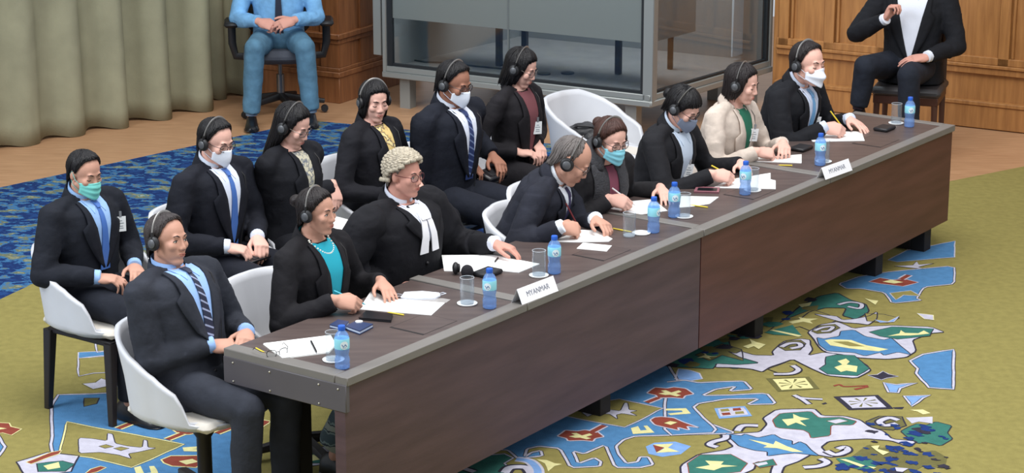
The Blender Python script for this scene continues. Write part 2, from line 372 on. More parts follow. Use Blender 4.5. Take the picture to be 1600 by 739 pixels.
def strip(pts, w, lv, mi, closed=True):
    P = [A(p[0], p[1], 0) for p in pts]; n = len(P); vs = []
    for i in range(n):
        p0 = P[i-1] if (closed or i > 0) else P[i]; p1 = P[(i+1) % n] if (closed or i < n-1) else P[i]
        t = nrm(p1-p0); m = A(-t[1], t[0], 0); vs += [P[i]+m*w/2+A(0, 0, LZ*lv), P[i]-m*w/2+A(0, 0, LZ*lv)]
    cg.add(vs, [(2*i, 2*i+1, (2*i+3) % (2*n), (2*i+2) % (2*n)) for i in range(n if closed else n-1)], mi)
CROP = {'A': (1060, 520, 3.375), 'B': (700, 520, 3.375), 'C': (1060, 380, 3.36), 'D': (140, 520, 3.375), 'P': (0, 0, 1), 'E': (880, 500, 4.1056)}
def proj(p):
    d = np.asarray(p, float)-A(0, 0, CH); w = d[1]*math.cos(TH)-d[2]*math.sin(TH); u = d[1]*math.sin(TH)+d[2]*math.cos(TH)
    return CXP+FPX*d[0]/w, CYP-FPX*u/w
def chaikin(q):
    out = []
    for i in range(len(q)):
        a, b = q[i], q[(i+1) % len(q)]; out += [a*.89+b*.11, a*.11+b*.89]
    return out
def wpt(c, pts):
    if c == 'W': return list(pts)
    x0, y0, k = CROP[c]
    return [at((x0+p[0]/k, y0+p[1]/k), 0) for p in pts]
def rough(pts, amp=.006, seg=.05, seed=0, closed=True):
    out = []; n = len(pts)
    for i in range(n if closed else n-1):
        a, b = pts[i], pts[(i+1) % n]; k = max(1, int(np.linalg.norm(b-a)/seg))
        for j in range(k):
            p = a+(b-a)*j/k; q = Vector((p[0]*9+seed, p[1]*9, 0)); out.append(p+A(noise.noise(q), noise.noise(q+Vector((7, 3, 1))), 0)*amp)
    return out
MC = [0]
def motif(c, mi, lv, pts, line=None, lw=.014, line2=None, D=None, closed=True):
    lw = lw*.6 if D is None else lw
    if D is None and c in 'AD':
        for sh in ((1.95, .25), (.35, -2.25), (2.3, -1.95), (3.7, 1.6)) if c == 'A' else ((-1.15, -.1), (-.3, -2.1), (-2.2, .8)):
            W0 = [p+A(*sh, 0) for p in wpt(c, pts)]; px = [proj(p) for p in W0]
            if all(q[0] > 1462 or q[0] < 138 or q[1] > 748 for q in px): motif('W', mi, lv, W0, line, lw, line2, D=sh)
    q = wpt(c, pts)
    if len(q) >= 9 and mi in (WHT, TEA, OLD, BLU, RST) and c != 'W': q = chaikin(q)
    w = rough(q, seed=mi); MC[0] += 1; lv = lv+MC[0]*.004
    flat(w, lv, mi)
    if not closed: w = rough(q, seed=mi, closed=False)
    if line2 is not None: strip(w, lw*1.7, lv+.3, line2, closed)
    if line is not None: strip(w, lw, lv+.5, line, closed)
def stroke(c, mi, lv, pts, w=.03, edge=None):
    MC[0] += 1; lv = lv+MC[0]*.004
    P = wpt(c, pts)
    Q = []                                                         # smooth the path
    for i in range(len(P)-1):
        p0, p1, p2, p3 = P[max(i-1, 0)], P[i], P[i+1], P[min(i+2, len(P)-1)]
        for t in np.linspace(0, 1, 6)[:-1]:
            Q.append(.5*((2*p1)+(-p0+p2)*t+(2*p0-5*p1+4*p2-p3)*t*t+(-p0+3*p1-3*p2+p3)*t**3))
    Q.append(P[-1])
    if edge is not None: strip(Q, w*1.7, lv-.2, edge, False)
    strip(Q, w, lv, mi, False)
# field in front of and below the desk: olive ground
field = [at((1900, 200), 0), at((1400, 300), 0), at((1000, 500), 0), at((760, 600), 0), at((560, 560), 0), at((330, 420), 0), at((80, 430), 0), A(-5, 6.5, 0), A(-4, 4.2, 0), A(6, 4.2, 0), A(7, 11, 0)]
flat(field, 1, OLV)
# ---- lower left
motif('D', BLU, 2, [(-200, 330), (100, 318), (250, 322), (330, 370), (450, 400), (640, 415), (760, 430), (900, 560), (830, 700), (760, 900), (-200, 900)], WHT, .02, DRK)
motif('D', OLV, 3, [(-120, 470), (10, 498), (250, 540), (500, 590), (220, 712), (10, 660), (-160, 640)], CRM, .014, DRK)
motif('D', WHT, 4, [(-60, 555), (20, 560), (90, 572), (95, 530), (122, 535), (135, 585), (200, 600), (280, 607), (285, 565), (305, 570), (310, 606), (350, 610), (260, 630), (205, 640), (222, 668), (150, 645), (60, 632), (-60, 640)], DRK, .008)
motif('D', OLV, 5, [(50, 600), (90, 590), (130, 602), (85, 612)], DRK, .008); motif('D', OLV, 5, [(130, 612), (165, 603), (205, 612), (165, 625)], DRK, .008)
for (x, y) in ((300, 445), (560, 503), (820, 470)):
    motif('D', RST, 4, [(x-140, y), (x-110, y-25), (x-60, y-18), (x-30, y-35), (x+60, y-30), (x+80, y-12), (x+140, y), (x+90, y+32), (x+40, y+20), (x-40, y+38), (x-100, y+26)], CRM, .012)
    motif('D', CRM, 5, [(x-50, y-5), (x-10, y-12), (x, y-28), (x+12, y-8), (x+60, y-2), (x+10, y+6), (x+20, y+22), (x-10, y+12), (x-40, y+18), (x-20, y+4)])
    stroke('D', RST, 5, [(x-70, y+30), (x-150, y+62)], .03, CRM)
motif('D', RST, 4, [(375, 672), (430, 650), (600, 648), (640, 680), (560, 712), (430, 706), (390, 690)], CRM, .014); motif('D', CRM, 5, [(470, 680), (540, 668), (570, 684), (510, 698)])
motif('D', CRM, 4, [(490, 608), (620, 594), (625, 606), (540, 616), (620, 614), (615, 628), (500, 628)])
motif('D', CRM, 4, [(235, 712), (268, 704), (285, 745), (320, 740), (312, 706), (340, 704), (372, 770), (250, 775)])
motif('D', RST, 4, [(10, 720), (60, 705), (90, 712), (40, 735), (-30, 750)], CRM, .01)
motif('D', OLV, 3, [(30, 42), (120, 8), (235, -5), (240, 70), (150, 90), (38, 105)], WHT, .014, DRK)
motif('D', BLU, 3, [(-60, 105), (60, 100), (160, 85), (160, 118), (60, 122), (-60, 135)], WHT, .012)
motif('D', OLV, 3, [(-60, 135), (160, 118), (240, 150), (200, 205), (20, 215), (-60, 230)], WHT, .014, DRK); motif('D', WHT, 4, [(85, 180), (160, 160), (170, 195), (110, 200)], RST, .01)
motif('D', WHT, 3, [(-40, 270), (30, 262), (60, 240), (110, 255), (165, 248), (160, 290), (90, 285), (20, 300)], OLD, .014)
motif('D', OLD, 3, [(100, 300), (240, 290), (260, 330), (165, 345), (165, 405), (110, 410), (130, 350), (90, 330)], DRK, .012)
motif('D', OLD, 3, [(-30, 345), (50, 345), (40, 375), (-30, 390)], DRK, .012)
motif('D', WHT, 3, [(980, 640), (1130, 590), (1300, 610), (1280, 690), (1060, 720)], DRK, .014); motif('D', TEA, 4, [(1090, 650), (1220, 635), (1290, 650), (1250, 690), (1110, 690)], DRK, .01); motif('D', CRM, 5, [(1130, 660), (1200, 640), (1220, 670), (1160, 680)])
motif('D', RST, 4, [(1030, 640), (1150, 590), (1200, 580), (1190, 600), (1060, 650)], CRM, .01)
# ---- before the near desk
motif('B', BLU, 2, [(-50, 740), (100, 650), (330, 540), (600, 400), (1000, 200), (1130, 130), (1180, 200), (1225, 280), (1350, 300), (1350, 330), (1285, 388), (1350, 470), (1520, 530), (1350, 535), (990, 545), (930, 565), (885, 600), (900, 640), (940, 690), (1000, 680), (1015, 655), (1060, 655), (1085, 695), (1010, 712), (880, 712), (830, 590), (720, 638), (660, 625), (690, 690), (770, 660), (805, 680), (800, 705), (650, 712), (590, 610), (480, 600), (415, 612), (405, 655), (440, 630), (490, 622), (498, 650), (370, 664), (320, 620), (240, 615), (100, 720)], WHT, .02, DRK)
motif('B', OLV, 3, [(590, 435), (720, 378), (900, 350), (1135, 400), (935, 500), (760, 470)], WHT, .014, DRK)
motif('B', WHT, 4, [(700, 420), (830, 420), (860, 408), (910, 415), (930, 370), (948, 372), (955, 408), (1000, 412), (960, 420), (1000, 440), (920, 428), (890, 436), (895, 460), (850, 430), (760, 432), (735, 445)], DRK, .008)
for (x, y) in ((1172, 322), (700, 548), (300, 530), (640, 300)):
    motif('B', RST, 4, [(x-127, y-2), (x-100, y-20), (x-80, y-33), (x-20, y-28), (x+20, y-34), (x+85, y-26), (x+128, y+3), (x+80, y+12), (x+68, y+27), (x+8, y+22), (x-70, y+24), (x-80, y+10)], WHT, .014)
    motif('B', CRM, 5, [(x-62, y), (x-30, y-6), (x-48, y-16), (x-22, y-18), (x+4, y-5), (x+44, y-16), (x+58, y-8), (x+26, y+2), (x+52, y+10), (x+30, y+16), (x-4, y+7), (x-28, y+8)])
    stroke('B', RST, 5, [(x-60, y+22), (x-125, y+48)] if x > 1000 else [(x+60, y-24), (x+125, y-58)], .028, WHT)
motif('B', RST, 4, [(1062, 463), (1085, 448), (1120, 444), (1190, 450), (1235, 470), (1330, 502), (1262, 492), (1275, 515), (1215, 500), (1220, 518), (1160, 505), (1090, 487)], WHT, .014); motif('B', CRM, 5, [(1138, 478), (1170, 468), (1210, 475), (1175, 488)], OLV, .006)
motif('B', CRM, 4, [(1140, 412), (1150, 402), (1255, 400), (1280, 428), (1175, 436), (1160, 428), (1238, 420), (1232, 412)])
motif('B', CRM, 4, [(962, 505), (1000, 495), (1018, 518), (1050, 515), (1030, 494), (1050, 492), (1088, 528), (978, 536)])
motif('B', TEA, 3, [(-60, 760), (30, 712), (150, 650), (300, 640), (345, 662), (295, 690), (330, 720), (250, 780)], WHT, .016, DRK)
stroke('B', WHT, 4, [(140, 735), (60, 712), (30, 722)], .03, DRK); stroke('B', WHT, 4, [(300, 740), (330, 712), (410, 712), (440, 745)], .04, DRK); stroke('B', SKY, 4, [(360, 668), (430, 680), (470, 720), (472, 760)], .035, WHT)
motif('B', CRM, 3, [(465, 668), (520, 672), (562, 690), (605, 693), (560, 705), (530, 733), (508, 690)])
motif('B', SKY, 2, [(1040, 600), (1090, 580), (1200, 575), (1280, 600), (1230, 640), (1130, 655), (1060, 640)]); motif('B', CRM, 3, [(1082, 590), (1190, 586), (1160, 608), (1218, 628), (1095, 634), (1142, 610)]); motif('B', RST, 4, [(1082, 592), (1140, 608), (1098, 632)])
# ---- middle front
motif('A', BLU, 2.75, [(-70, 262), (30, 250), (110, 266), (230, 258), (350, 256), (388, 300), (270, 308), (302, 282), (195, 300), (120, 332), (250, 330), (465, 320), (515, 376), (362, 380), (425, 348), (250, 350), (110, 375), (78, 395), (215, 527), (-70, 542)], WHT, .02, DRK, closed=False)
motif('A', SKY, 2, [(0, 190), (60, 198), (110, 215), (128, 245), (60, 255), (-20, 245)], WHT, .014); 
motif('A', SKY, 3, [(190, 400), (350, 388), (388, 440), (215, 455)]); motif('A', WHT, 4, [(208, 403), (343, 396), (368, 434), (222, 444)])
for x, y, c in ((240, 410, OLV), (305, 405, RST), (250, 430, RST), (318, 424, OLV)): motif('A', c, 5, [(x-22, y-5), (x+20, y-8), (x+28, y+4), (x-16, y+8)])
for pts, c in (([(462, 242), (688, 232), (745, 298), (525, 312)], 0), ([(818, 338), (1052, 328), (1135, 402), (895, 408)], 1)):
    motif('A', OLD if c == 0 else DRK, 3, pts); cx = sum(p[0] for p in pts)/4; cy = sum(p[1] for p in pts)/4
    motif('A', CRM if c == 0 else WHT, 4, [(cx+(p[0]-cx)*.76, cy+(p[1]-cy)*.78) for p in pts])
    for k in range(8):
        a = k*PI/4+.2; e = 78; motif('A', OLD, 5, [(cx+math.cos(a-.12)*8, cy+math.sin(a-.12)*3), (cx+math.cos(a-.1)*e, cy+math.sin(a-.1)*24), (cx+math.cos(a+.1)*e, cy+math.sin(a+.1)*24)])
motif('A', WHT, 2, [(215, 540), (320, 533), (430, 523), (468, 482), (442, 452), (520, 405), (720, 400), (758, 438), (880, 440), (960, 460), (1012, 500), (1080, 520), (1130, 560), (1260, 575), (1210, 602), (1120, 570), (1000, 560), (890, 565), (790, 575), (755, 602), (785, 636), (860, 640), (895, 612), (905, 622), (880, 650), (800, 658), (700, 640), (640, 680), (560, 705), (540, 760), (480, 760), (500, 690), (410, 680), (400, 720), (300, 760), (20, 790), (8, 700), (110, 640), (240, 620), (290, 600), (245, 560)], DRK, .016)
motif('A', TEA, 3, [(490, 462), (540, 425), (700, 415), (742, 450), (860, 445), (942, 468), (920, 490), (800, 488), (805, 545), (700, 558), (690, 530), (660, 515), (520, 502)], RST, .008)
motif('A', CRM, 4, [(545, 460), (608, 454), (605, 430), (640, 446), (692, 455), (640, 466), (672, 495), (620, 476), (575, 492)])
motif('A', WHT, 4, [(780, 468), (850, 456), (895, 468), (830, 482)], OLD, .01)
motif('A', BLU, 3, [(240, 532), (330, 545), (350, 535), (420, 556), (500, 538), (540, 560), (602, 570), (600, 592), (640, 575), (672, 590), (700, 620), (745, 652), (620, 635), (560, 642), (470, 652), (470, 630), (400, 622), (320, 600), (300, 580)], DRK, .01)
motif('A', CRM, 4, [(368, 564), (460, 580), (500, 590), (510, 572), (570, 600), (660, 632), (600, 630), (520, 610), (450, 606), (470, 596)])
motif('A', TEA, 3, [(48, 690), (110, 645), (280, 643), (362, 690), (330, 735), (60, 760)], RST, .008); motif('A', CRM, 4, [(88, 712), (165, 700), (140, 676), (235, 680), (222, 698), (312, 705), (230, 712), (190, 728)])
motif('A', TEA, 3, [(390, 690), (500, 668), (520, 700), (430, 715)], RST, .008); motif('A', WHT, 4, [(400, 692), (460, 682), (470, 694), (420, 705)])
stroke('A', WHT, 4, [(205, 605), (165, 592), (190, 575), (245, 560), (250, 540)], .03, DRK); stroke('A', WHT, 4, [(310, 520), (340, 492), (420, 492)], .03, DRK)
stroke('A', WHT, 4, [(660, 712), (740, 705), (785, 685), (750, 665)], .03, DRK); stroke('A', WHT, 4, [(840, 615), (880, 605), (890, 625), (830, 645), (780, 625)], .03, DRK)
stroke('A', WHT, 3, [(610, 330), (650, 350), (690, 378)], .022, DRK); stroke('A', WHT, 3, [(620, 340), (680, 348), (760, 352)], .02, DRK); stroke('A', RST, 3, [(820, 282), (850, 275), (880, 285), (1000, 280)], .014); stroke('A', RST, 3, [(930, 300), (1000, 285)], .02)
motif('A', DRK, 3, [(1000, 225), (1050, 222), (1080, 205), (1110, 220), (1160, 232), (1100, 240), (1070, 250), (1040, 240)], WHT, .01)
motif('A', SKY, 3, [(1080, 265), (1150, 275), (1255, 265), (1170, 295), (1160, 318), (1110, 315)], WHT, .018, DRK); motif('A', SKY, 3, [(1190, 335), (1330, 330), (1290, 345), (1230, 390), (1215, 370)], WHT, .018, DRK)
motif('A', DRK, 2, [(1130, 395), (1190, 392), (1180, 405), (1140, 402)]); motif('A', DRK, 2, [(755, 375), (775, 368), (785, 375), (765, 380)])
motif('A', CRM, 3, [(1220, 408), (1290, 405), (1330, 425), (1290, 432), (1260, 415)])
# right bottom, darker figured corner
motif('A', OLD, 2, [(990, 470), (1060, 440), (1180, 445), (1200, 490), (1130, 515), (1050, 510), (1010, 495)], DRK, .014); stroke('A', WHT, 3, [(1150, 480), (1090, 490), (1060, 470), (1110, 450), (1160, 462)], .03, DRK)
motif('A', TEA, 2, [(1170, 520), (1215, 495), (1260, 480), (1310, 488), (1360, 470), (1440, 490), (1420, 530), (1450, 560), (1380, 600), (1310, 580), (1260, 585), (1200, 545)], DRK, .01); motif('A', WHT, 3, [(1200, 450), (1340, 445), (1340, 480), (1270, 470), (1230, 480)])
motif('A', OLD, 2, [(930, 640), (1000, 590), (1070, 610), (1130, 600), (1240, 640), (1350, 620), (1420, 660), (1400, 720), (1300, 700), (1200, 760), (1100, 720), (1000, 760), (930, 700), (860, 690)])
rnd = random.Random(11)
for k in range(64):
    x, y = rnd.uniform(860, 1420), rnd.uniform(580, 780)
    if k > 46: x, y = rnd.uniform(1000, 1420), rnd.uniform(470, 580)
    r = rnd.uniform(12, 38); c = (NAV, NAV, DRK, NAV)[k % 4]
    motif('A', c, 4+(k % 3), [(x+1.25*r*math.cos(a)*rnd.uniform(.4, 1.3), y+r*.32*math.sin(a)*rnd.uniform(.4, 1.4)+.12*r*math.cos(a)) for a in np.linspace(0, 2*PI, 13)[:-1]])
motif('A', TEA, 3, [(830, 665), (960, 650), (1060, 690), (1000, 735), (870, 700)]); motif('A', CRM, 7, [(848, 672), (880, 672), (985, 705), (960, 712)]); motif('A', CRM, 7, [(1000, 708), (1045, 715), (1030, 722)]); motif('A', CRM, 7, [(1012, 603), (1060, 598), (1050, 618), (1115, 635), (1080, 650), (1040, 625)])
motif('A', WHT, 7, [(1140, 715), (1210, 720), (1180, 739), (1150, 735)])
motif('A', BLU, 2, [(1222, 150), (1290, 115), (1450, 90), (1450, 300), (1320, 290), (1305, 270), (1250, 215), (1262, 190)], WHT, .02, DRK)
# ---- towards the far desk
motif('C', TEA, 2, [(-60, 600), (40, 560), (150, 520), (260, 500), (280, 560), (400, 600), (500, 620), (460, 640), (380, 640), (300, 662), (200, 640), (180, 662), (-60, 650)], DRK, .012)
motif('C', OLD, 3, [(90, 590), (230, 530), (330, 560), (340, 620), (230, 590), (160, 620)], DRK, .012); motif('C', CRM, 4, [(95, 605), (140, 590), (130, 578), (165, 582), (205, 598), (160, 602), (170, 612), (130, 604)])
motif('C', WHT, 3, [(262, 570), (300, 582), (330, 570), (400, 590), (500, 592), (492, 572), (530, 535), (560, 515), (640, 503), (690, 510), (705, 560), (680, 592), (760, 575), (870, 588), (990, 640), (1012, 672), (930, 712), (780, 697), (700, 662), (660, 642), (600, 612), (480, 652), (440, 680), (380, 662), (300, 655), (190, 655), (200, 635), (300, 640), (430, 632), (320, 602)], DRK, .014)
motif('C', OLD, 4, [(520, 545), (570, 515), (640, 510), (668, 530), (640, 565), (560, 568)], DRK, .01); stroke('C', WHT, 5, [(540, 548), (580, 530), (630, 528), (640, 545), (590, 556)], .026, DRK)
motif('C', OLV, 4, [(470, 665), (560, 630), (620, 640), (630, 680), (540, 690)], DRK, .01); stroke('C', WHT, 5, [(500, 690), (590, 688), (630, 668), (600, 645)], .026, DRK)
motif('C', TEA, 4, [(738, 662), (770, 640), (775, 600), (830, 588), (925, 592), (1005, 660), (940, 700), (782, 690)], DRK, .01); motif('C', CRM, 5, [(820, 655), (862, 640), (835, 622), (880, 610), (900, 625), (885, 640), (940, 648), (932, 680), (880, 672), (850, 680)])
motif('C', WHT, 3, [(680, 470), (742, 430), (838, 415), (918, 450), (1000, 440), (1120, 433), (1330, 443), (1400, 470), (1330, 475), (1230, 510), (1250, 570), (1200, 602), (1100, 612), (930, 602), (762, 572), (702, 500)], DRK, .014)
motif('C', OLD, 4, [(700, 465), (740, 435), (820, 428), (850, 448), (800, 475), (730, 478)], DRK, .01); stroke('C', WHT, 5, [(715, 462), (760, 445), (810, 442), (790, 462), (750, 466)], .02, DRK)
motif('C', BLU, 4, [(720, 497), (760, 505), (842, 490), (852, 465), (920, 458), (980, 492), (1080, 510), (1120, 500), (1200, 572), (1220, 590), (1150, 575), (1080, 592), (1060, 578), (980, 596), (920, 577), (780, 570), (740, 540)], DRK, .01)
motif('C', CRM, 5, [(768, 512), (800, 508), (905, 512), (990, 540), (1100, 560), (1050, 572), (900, 556), (800, 540)]); motif('C', OLV, 6, [(810, 520), (890, 520), (980, 545), (900, 545)])
motif('C', TEA, 4, [(1000, 470), (1120, 442), (1340, 452), (1320, 490), (1152, 506), (1060, 492)], DRK, .01); motif('C', CRM, 5, [(1100, 490), (1160, 478), (1170, 460), (1190, 475), (1260, 476), (1290, 462), (1320, 478), (1220, 488)])
motif('C', TEA, 2, [(560, 400), (640, 330), (742, 280), (832, 262), (902, 300), (982, 320), (1005, 360), (935, 402), (860, 382), (880, 342), (782, 340), (690, 360), (640, 400)], DRK, .014)
stroke('C', WHT, 4, [(840, 325), (900, 312), (960, 322), (950, 345), (890, 335)], .022, DRK); motif('C', WHT, 3, [(700, 372), (830, 385), (862, 405), (920, 400), (1000, 385), (1040, 360), (1045, 400), (1000, 432), (950, 425), (860, 418)], DRK, .012)
motif('C', OLV, 2, [(460, 470), (560, 400), (700, 350), (850, 400), (700, 465), (640, 440)], DRK, .012); motif('C', CRM, 3, [(578, 415), (640, 402), (630, 390), (672, 398), (732, 398), (690, 410), (705, 425), (655, 414), (600, 425)])
motif('C', TEA, 3, [(450, 470), (600, 430), (648, 490), (500, 482)]); motif('C', CRM, 4, [(480, 460), (500, 458), (650, 488), (630, 494)]); motif('C', CRM, 4, [(630, 325), (700, 312), (690, 330), (650, 340)])
motif('C', CRM, 4, [(340, 545), (385, 530), (370, 505), (408, 522), (462, 535), (420, 560), (395, 545), (365, 555)])
motif('C', BLU, 2, [(840, 215), (960, 175), (1120, 150), (1450, 120), (1450, 215), (1290, 232), (1250, 290), (1275, 302), (1122, 317), (1082, 262), (960, 240), (880, 240)], WHT, .016, DRK)
motif('C', OLV, 3, [(1110, 265), (1220, 250), (1270, 280), (1180, 275), (1140, 300)], WHT, .01); motif('C', RST, 4, [(1000, 205), (1060, 185), (1120, 195), (1190, 190), (1260, 208), (1180, 230), (1060, 216)], WHT, .012); motif('C', CRM, 5, [(1070, 205), (1120, 195), (1180, 208), (1130, 215)]); stroke('C', RST, 5, [(1170, 192), (1210, 170)], .03, WHT)
motif('C', OLV, 3, [(980, 370), (1080, 375), (1160, 395), (1100, 420), (990, 412)], DRK, .012); motif('C', SKY, 4, [(1030, 405), (1100, 415), (1160, 385), (1130, 415), (1060, 420)], WHT, .01)
motif('C', BLU, 2, [(1100, 90), (1200, 40), (1450, -10), (1450, 75), (1150, 100)], WHT, .012); motif('C', RST, 3, [(1200, 36), (1250, 12), (1300, 12), (1240, 34)], WHT, .01)
motif('C', WHT, 3, [(1130, 122), (1230, 118), (1250, 98), (1265, 115), (1340, 108), (1260, 128), (1290, 138), (1200, 130)], DRK, .008); motif('C', WHT, 3, [(1250, 370), (1340, 380), (1340, 405), (1290, 400)], CRM, .01)
motif('C', CRM, 3, [(975, 290), (1010, 300), (1050, 305), (1035, 325), (1010, 312)])
for k in range(26):
    x, y = rnd.uniform(-60, 760), 0; y = 640-x*.47+rnd.uniform(-20, 40); r = rnd.uniform(18, 50)
    motif('C', (DRK, NAV, TEA, OLD)[k % 4], 4, [(x+r*math.cos(a)*rnd.uniform(.6, 1.3), y+r*.3*math.sin(a)*rnd.uniform(.6, 1.3)) for a in np.linspace(0, 2*PI, 8)[:-1]])
carpet = tag(obj('carpet', cg, CM, smooth=False, fix=False), 'large woven carpet in olive, blue, teal and cream figures under the desks', 'carpet')
# ------------------------------------------------------------------ desks
DTOP = mat('desk_top', (72, 60, 58), rough=.42, rgb2=(88, 75, 71), vscale=3, stretch=(1.2, 9, 1), bump=.04, bscale=40)
DEDGE = mat('desk_edge', (116, 112, 108), rough=.45, var=.06, vscale=5)
DPAN = mat('desk_panel', (70, 52, 58), rough=.42, rgb2=(86, 65, 70), vscale=2.2, stretch=(1.0, 1.0, 9), bump=.05, bscale=20)
DPAN2 = mat('desk_panel_far', (78, 44, 42), rough=.42, rgb2=(94, 56, 52), vscale=2.2, stretch=(1.0, 1.0, 9), bump=.05, bscale=20)
DAPR = mat('desk_apron', (84, 80, 84), rough=.5, var=.05); DBLK = mat('desk_black', (22, 18, 20), rough=.7); SCREW = mat('screw', (190, 185, 170), rough=.3, metal=.8)  # black finish of the desk feet, hatch borders and slots
TR = np.stack([A(TV[0], TV[1], 0), A(-TN[0], -TN[1], 0), A(0, 0, 1)], 1)
def tb(g, a0, a1_, b0, b1, z0, z1, mi=0, bev=.003): g.box(tp((a0+a1_)/2, (b0+b1)/2, (z0+z1)/2), (abs(a1_-a0)/2, abs(b1-b0)/2, (z1-z0)/2), R=TR, mi=mi, bev=bev)
def pal(p, z=.75): q = at(p, z)-A(T0[0], T0[1], 0); return A(q[0]*TV[0]+q[1]*TV[1], -(q[0]*TN[0]+q[1]*TN[1]))
AEND = 5.62
def zbot(a): return .108+.0105*a
def desk(name, label, a0, a1_, segs, panel, feet, near):
    c = tp((a0+a1_)/2, .32, 0); t = thing(name, label, 'desk', c, 'curved row of court desks' if False else None)
    for s0, s1 in segs:
        g = G(); tb(g, s0+.004, s1-.004, .0, .65, .714, .738, bev=.002); tb(g, s0+.05, s1-.006, .062, .64, .735, .748, bev=.002); obj('desk_top', g, DTOP, t)
        g = G(); tb(g, s0+.002, s1-.002, -.004, .062, .716, .752); tb(g, s0, s0+.07, .062, .655, .716, .752)
        if s1 > 5: tb(g, s1-.06, s1, .062, .655, .716, .752)
        obj('desk_edge', g, DEDGE, t)
    g = G(); z0, z1 = zbot(a0), zbot(a1_); b0, b1 = .012, .066
    vs = [tp(a0+.003, b0, z0), tp(a1_-.006, b0, z1), tp(a1_-.006, b1, z1), tp(a0+.003, b1, z0)]+[tp(a0+.003, b0, .716), tp(a1_-.006, b0, .716), tp(a1_-.006, b1, .716), tp(a0+.003, b1, .716)]
    g.add(vs, [(3, 2, 1, 0), (4, 5, 6, 7), (0, 1, 5, 4), (1, 2, 6, 5), (2, 3, 7, 6), (3, 0, 4, 7)]); obj('front_panel', g, panel, t, smooth=False)
    if near:
        g = G(); tb(g, a0-.004, a0+.02, .0, .655, .605, .72)
        obj('end_apron', g, DAPR, t)
        g = G()
        for b in (.04, .14, .40, .60):
            for z in (.70, .62) if b != .04 else (.70,): g.ell(tp(a0-.005, b, z), .0045)
        obj('screw', g, SCREW, t)
    for a in feet:
        g = G(); tb(g, a-.09, a, .07, .16, 0, zbot(a)+.05); tb(g, a-.09, a-.01, .16, .56, 0.0, .06); tb(g, a-.09, a-.01, .48, .56, .06, .72); obj('desk_foot', g, DBLK, t)
    for s0, s1 in segs:
        m = s0+.52*(s1-s0)
        g = G(); tb(g, m-.02, m+.22, .10, .28, .7470, .7483, bev=0); tb(g, m-.017, m+.217, .103, .277, .7475, .7487, mi=1, bev=0); tb(g, m-.02, m-.008, .10, .28, .7480, .7489, mi=0, bev=0)
        obj('cable_hatch', g, [DBLK, DTOP], t, smooth=False)
    return t
S1, S2, S3 = 1.235, 2.735, 4.05
f1a, f2a, f3a = pal((941, 640), 0)[0], pal((1192, 522), 0)[0], pal((1393, 430), 0)[0]
desk('court_desk', 'near dark wood court desk with maroon front panel and grey screwed end board', 0, S2, [(0, S1), (S1, S2)], DPAN, [.35, f1a], True)
desk('court_desk', 'far dark wood court desk with red brown front panel running to the right', S2, AEND, [(S2, S3), (S3, AEND)], DPAN2, [f2a, f3a, AEND-.1], False)
# ------------------------------------------------------------------ chairs
SHELL = mat('chair_shell', (206, 208, 214), rough=.45, var=.03); SEATM = mat('chair_seat', (212, 206, 196), rough=.8, bump=.1); CLEG = mat('chair_leg', (34, 30, 32), rough=.45)
def shell_geo(w=.285, d=.275, back=.80, arm=.64):
    N = 64; rows = []
    prof = [(0, .415), (.5, .412), (.80, .418), (.93, .445), (.985, .52), (1.0, .60), (1.03, .72), (1.06, .80)]
    def rim(be):                                                     # be: 0 back .. pi front
        b = abs(be); return np.interp(math.degrees(b), (0, 35, 60, 85, 104, 115, 124, 180), (back, back-.01, back-.065, arm+.015, arm-.03, arm-.06, .456, .445))
    pts_o, pts_i = [], []
    for j in range(15):
        ro, ri = [], []
        for i in range(N):
            be = -PI+2*PI*i/N; zr = rim(be)
            if j <= 4: f_ = (0.02, .5, .80, .93, .98)[j]; z = (.405, .402, .410, .432, .445)[j]; k = j/4
            else:
                k = (j-4)/10; z = .445+(zr-.445)*k; f_ = .98+.13*((z-.445)/.4)*(1+.25*math.cos(be))
            sq = 1+.10*abs(math.sin(2*be))
            x = -math.cos(be)*d*f_*sq-(.10*max(0, (z-.6)) if abs(be) < 1.2 else 0); y = math.sin(be)*w*f_*sq
            ro.append(A(x, y, z))
            f2_ = max(.01, f_-.075) if j > 4 else f_*.93; ri.append(A(-math.cos(be)*d*f2_*sq-(.10*max(0, (z-.6)) if abs(be) < 1.2 else 0), math.sin(be)*w*f2_*sq, z+(.022 if j <= 4 else 0)))
        pts_o.append(ro); pts_i.append(ri)
    allr = pts_o+pts_i[::-1]; g = G(); vs = [p for r in allr for p in r]
    fs = [(j*N+i, j*N+(i+1) % N, (j+1)*N+(i+1) % N, (j+1)*N+i) for j in range(len(allr)-1) for i in range(N)]
    fs += [tuple(range(N-1, -1, -1)), tuple((len(allr)-1)*N+i for i in range(N))]
    return g.add(vs, fs)
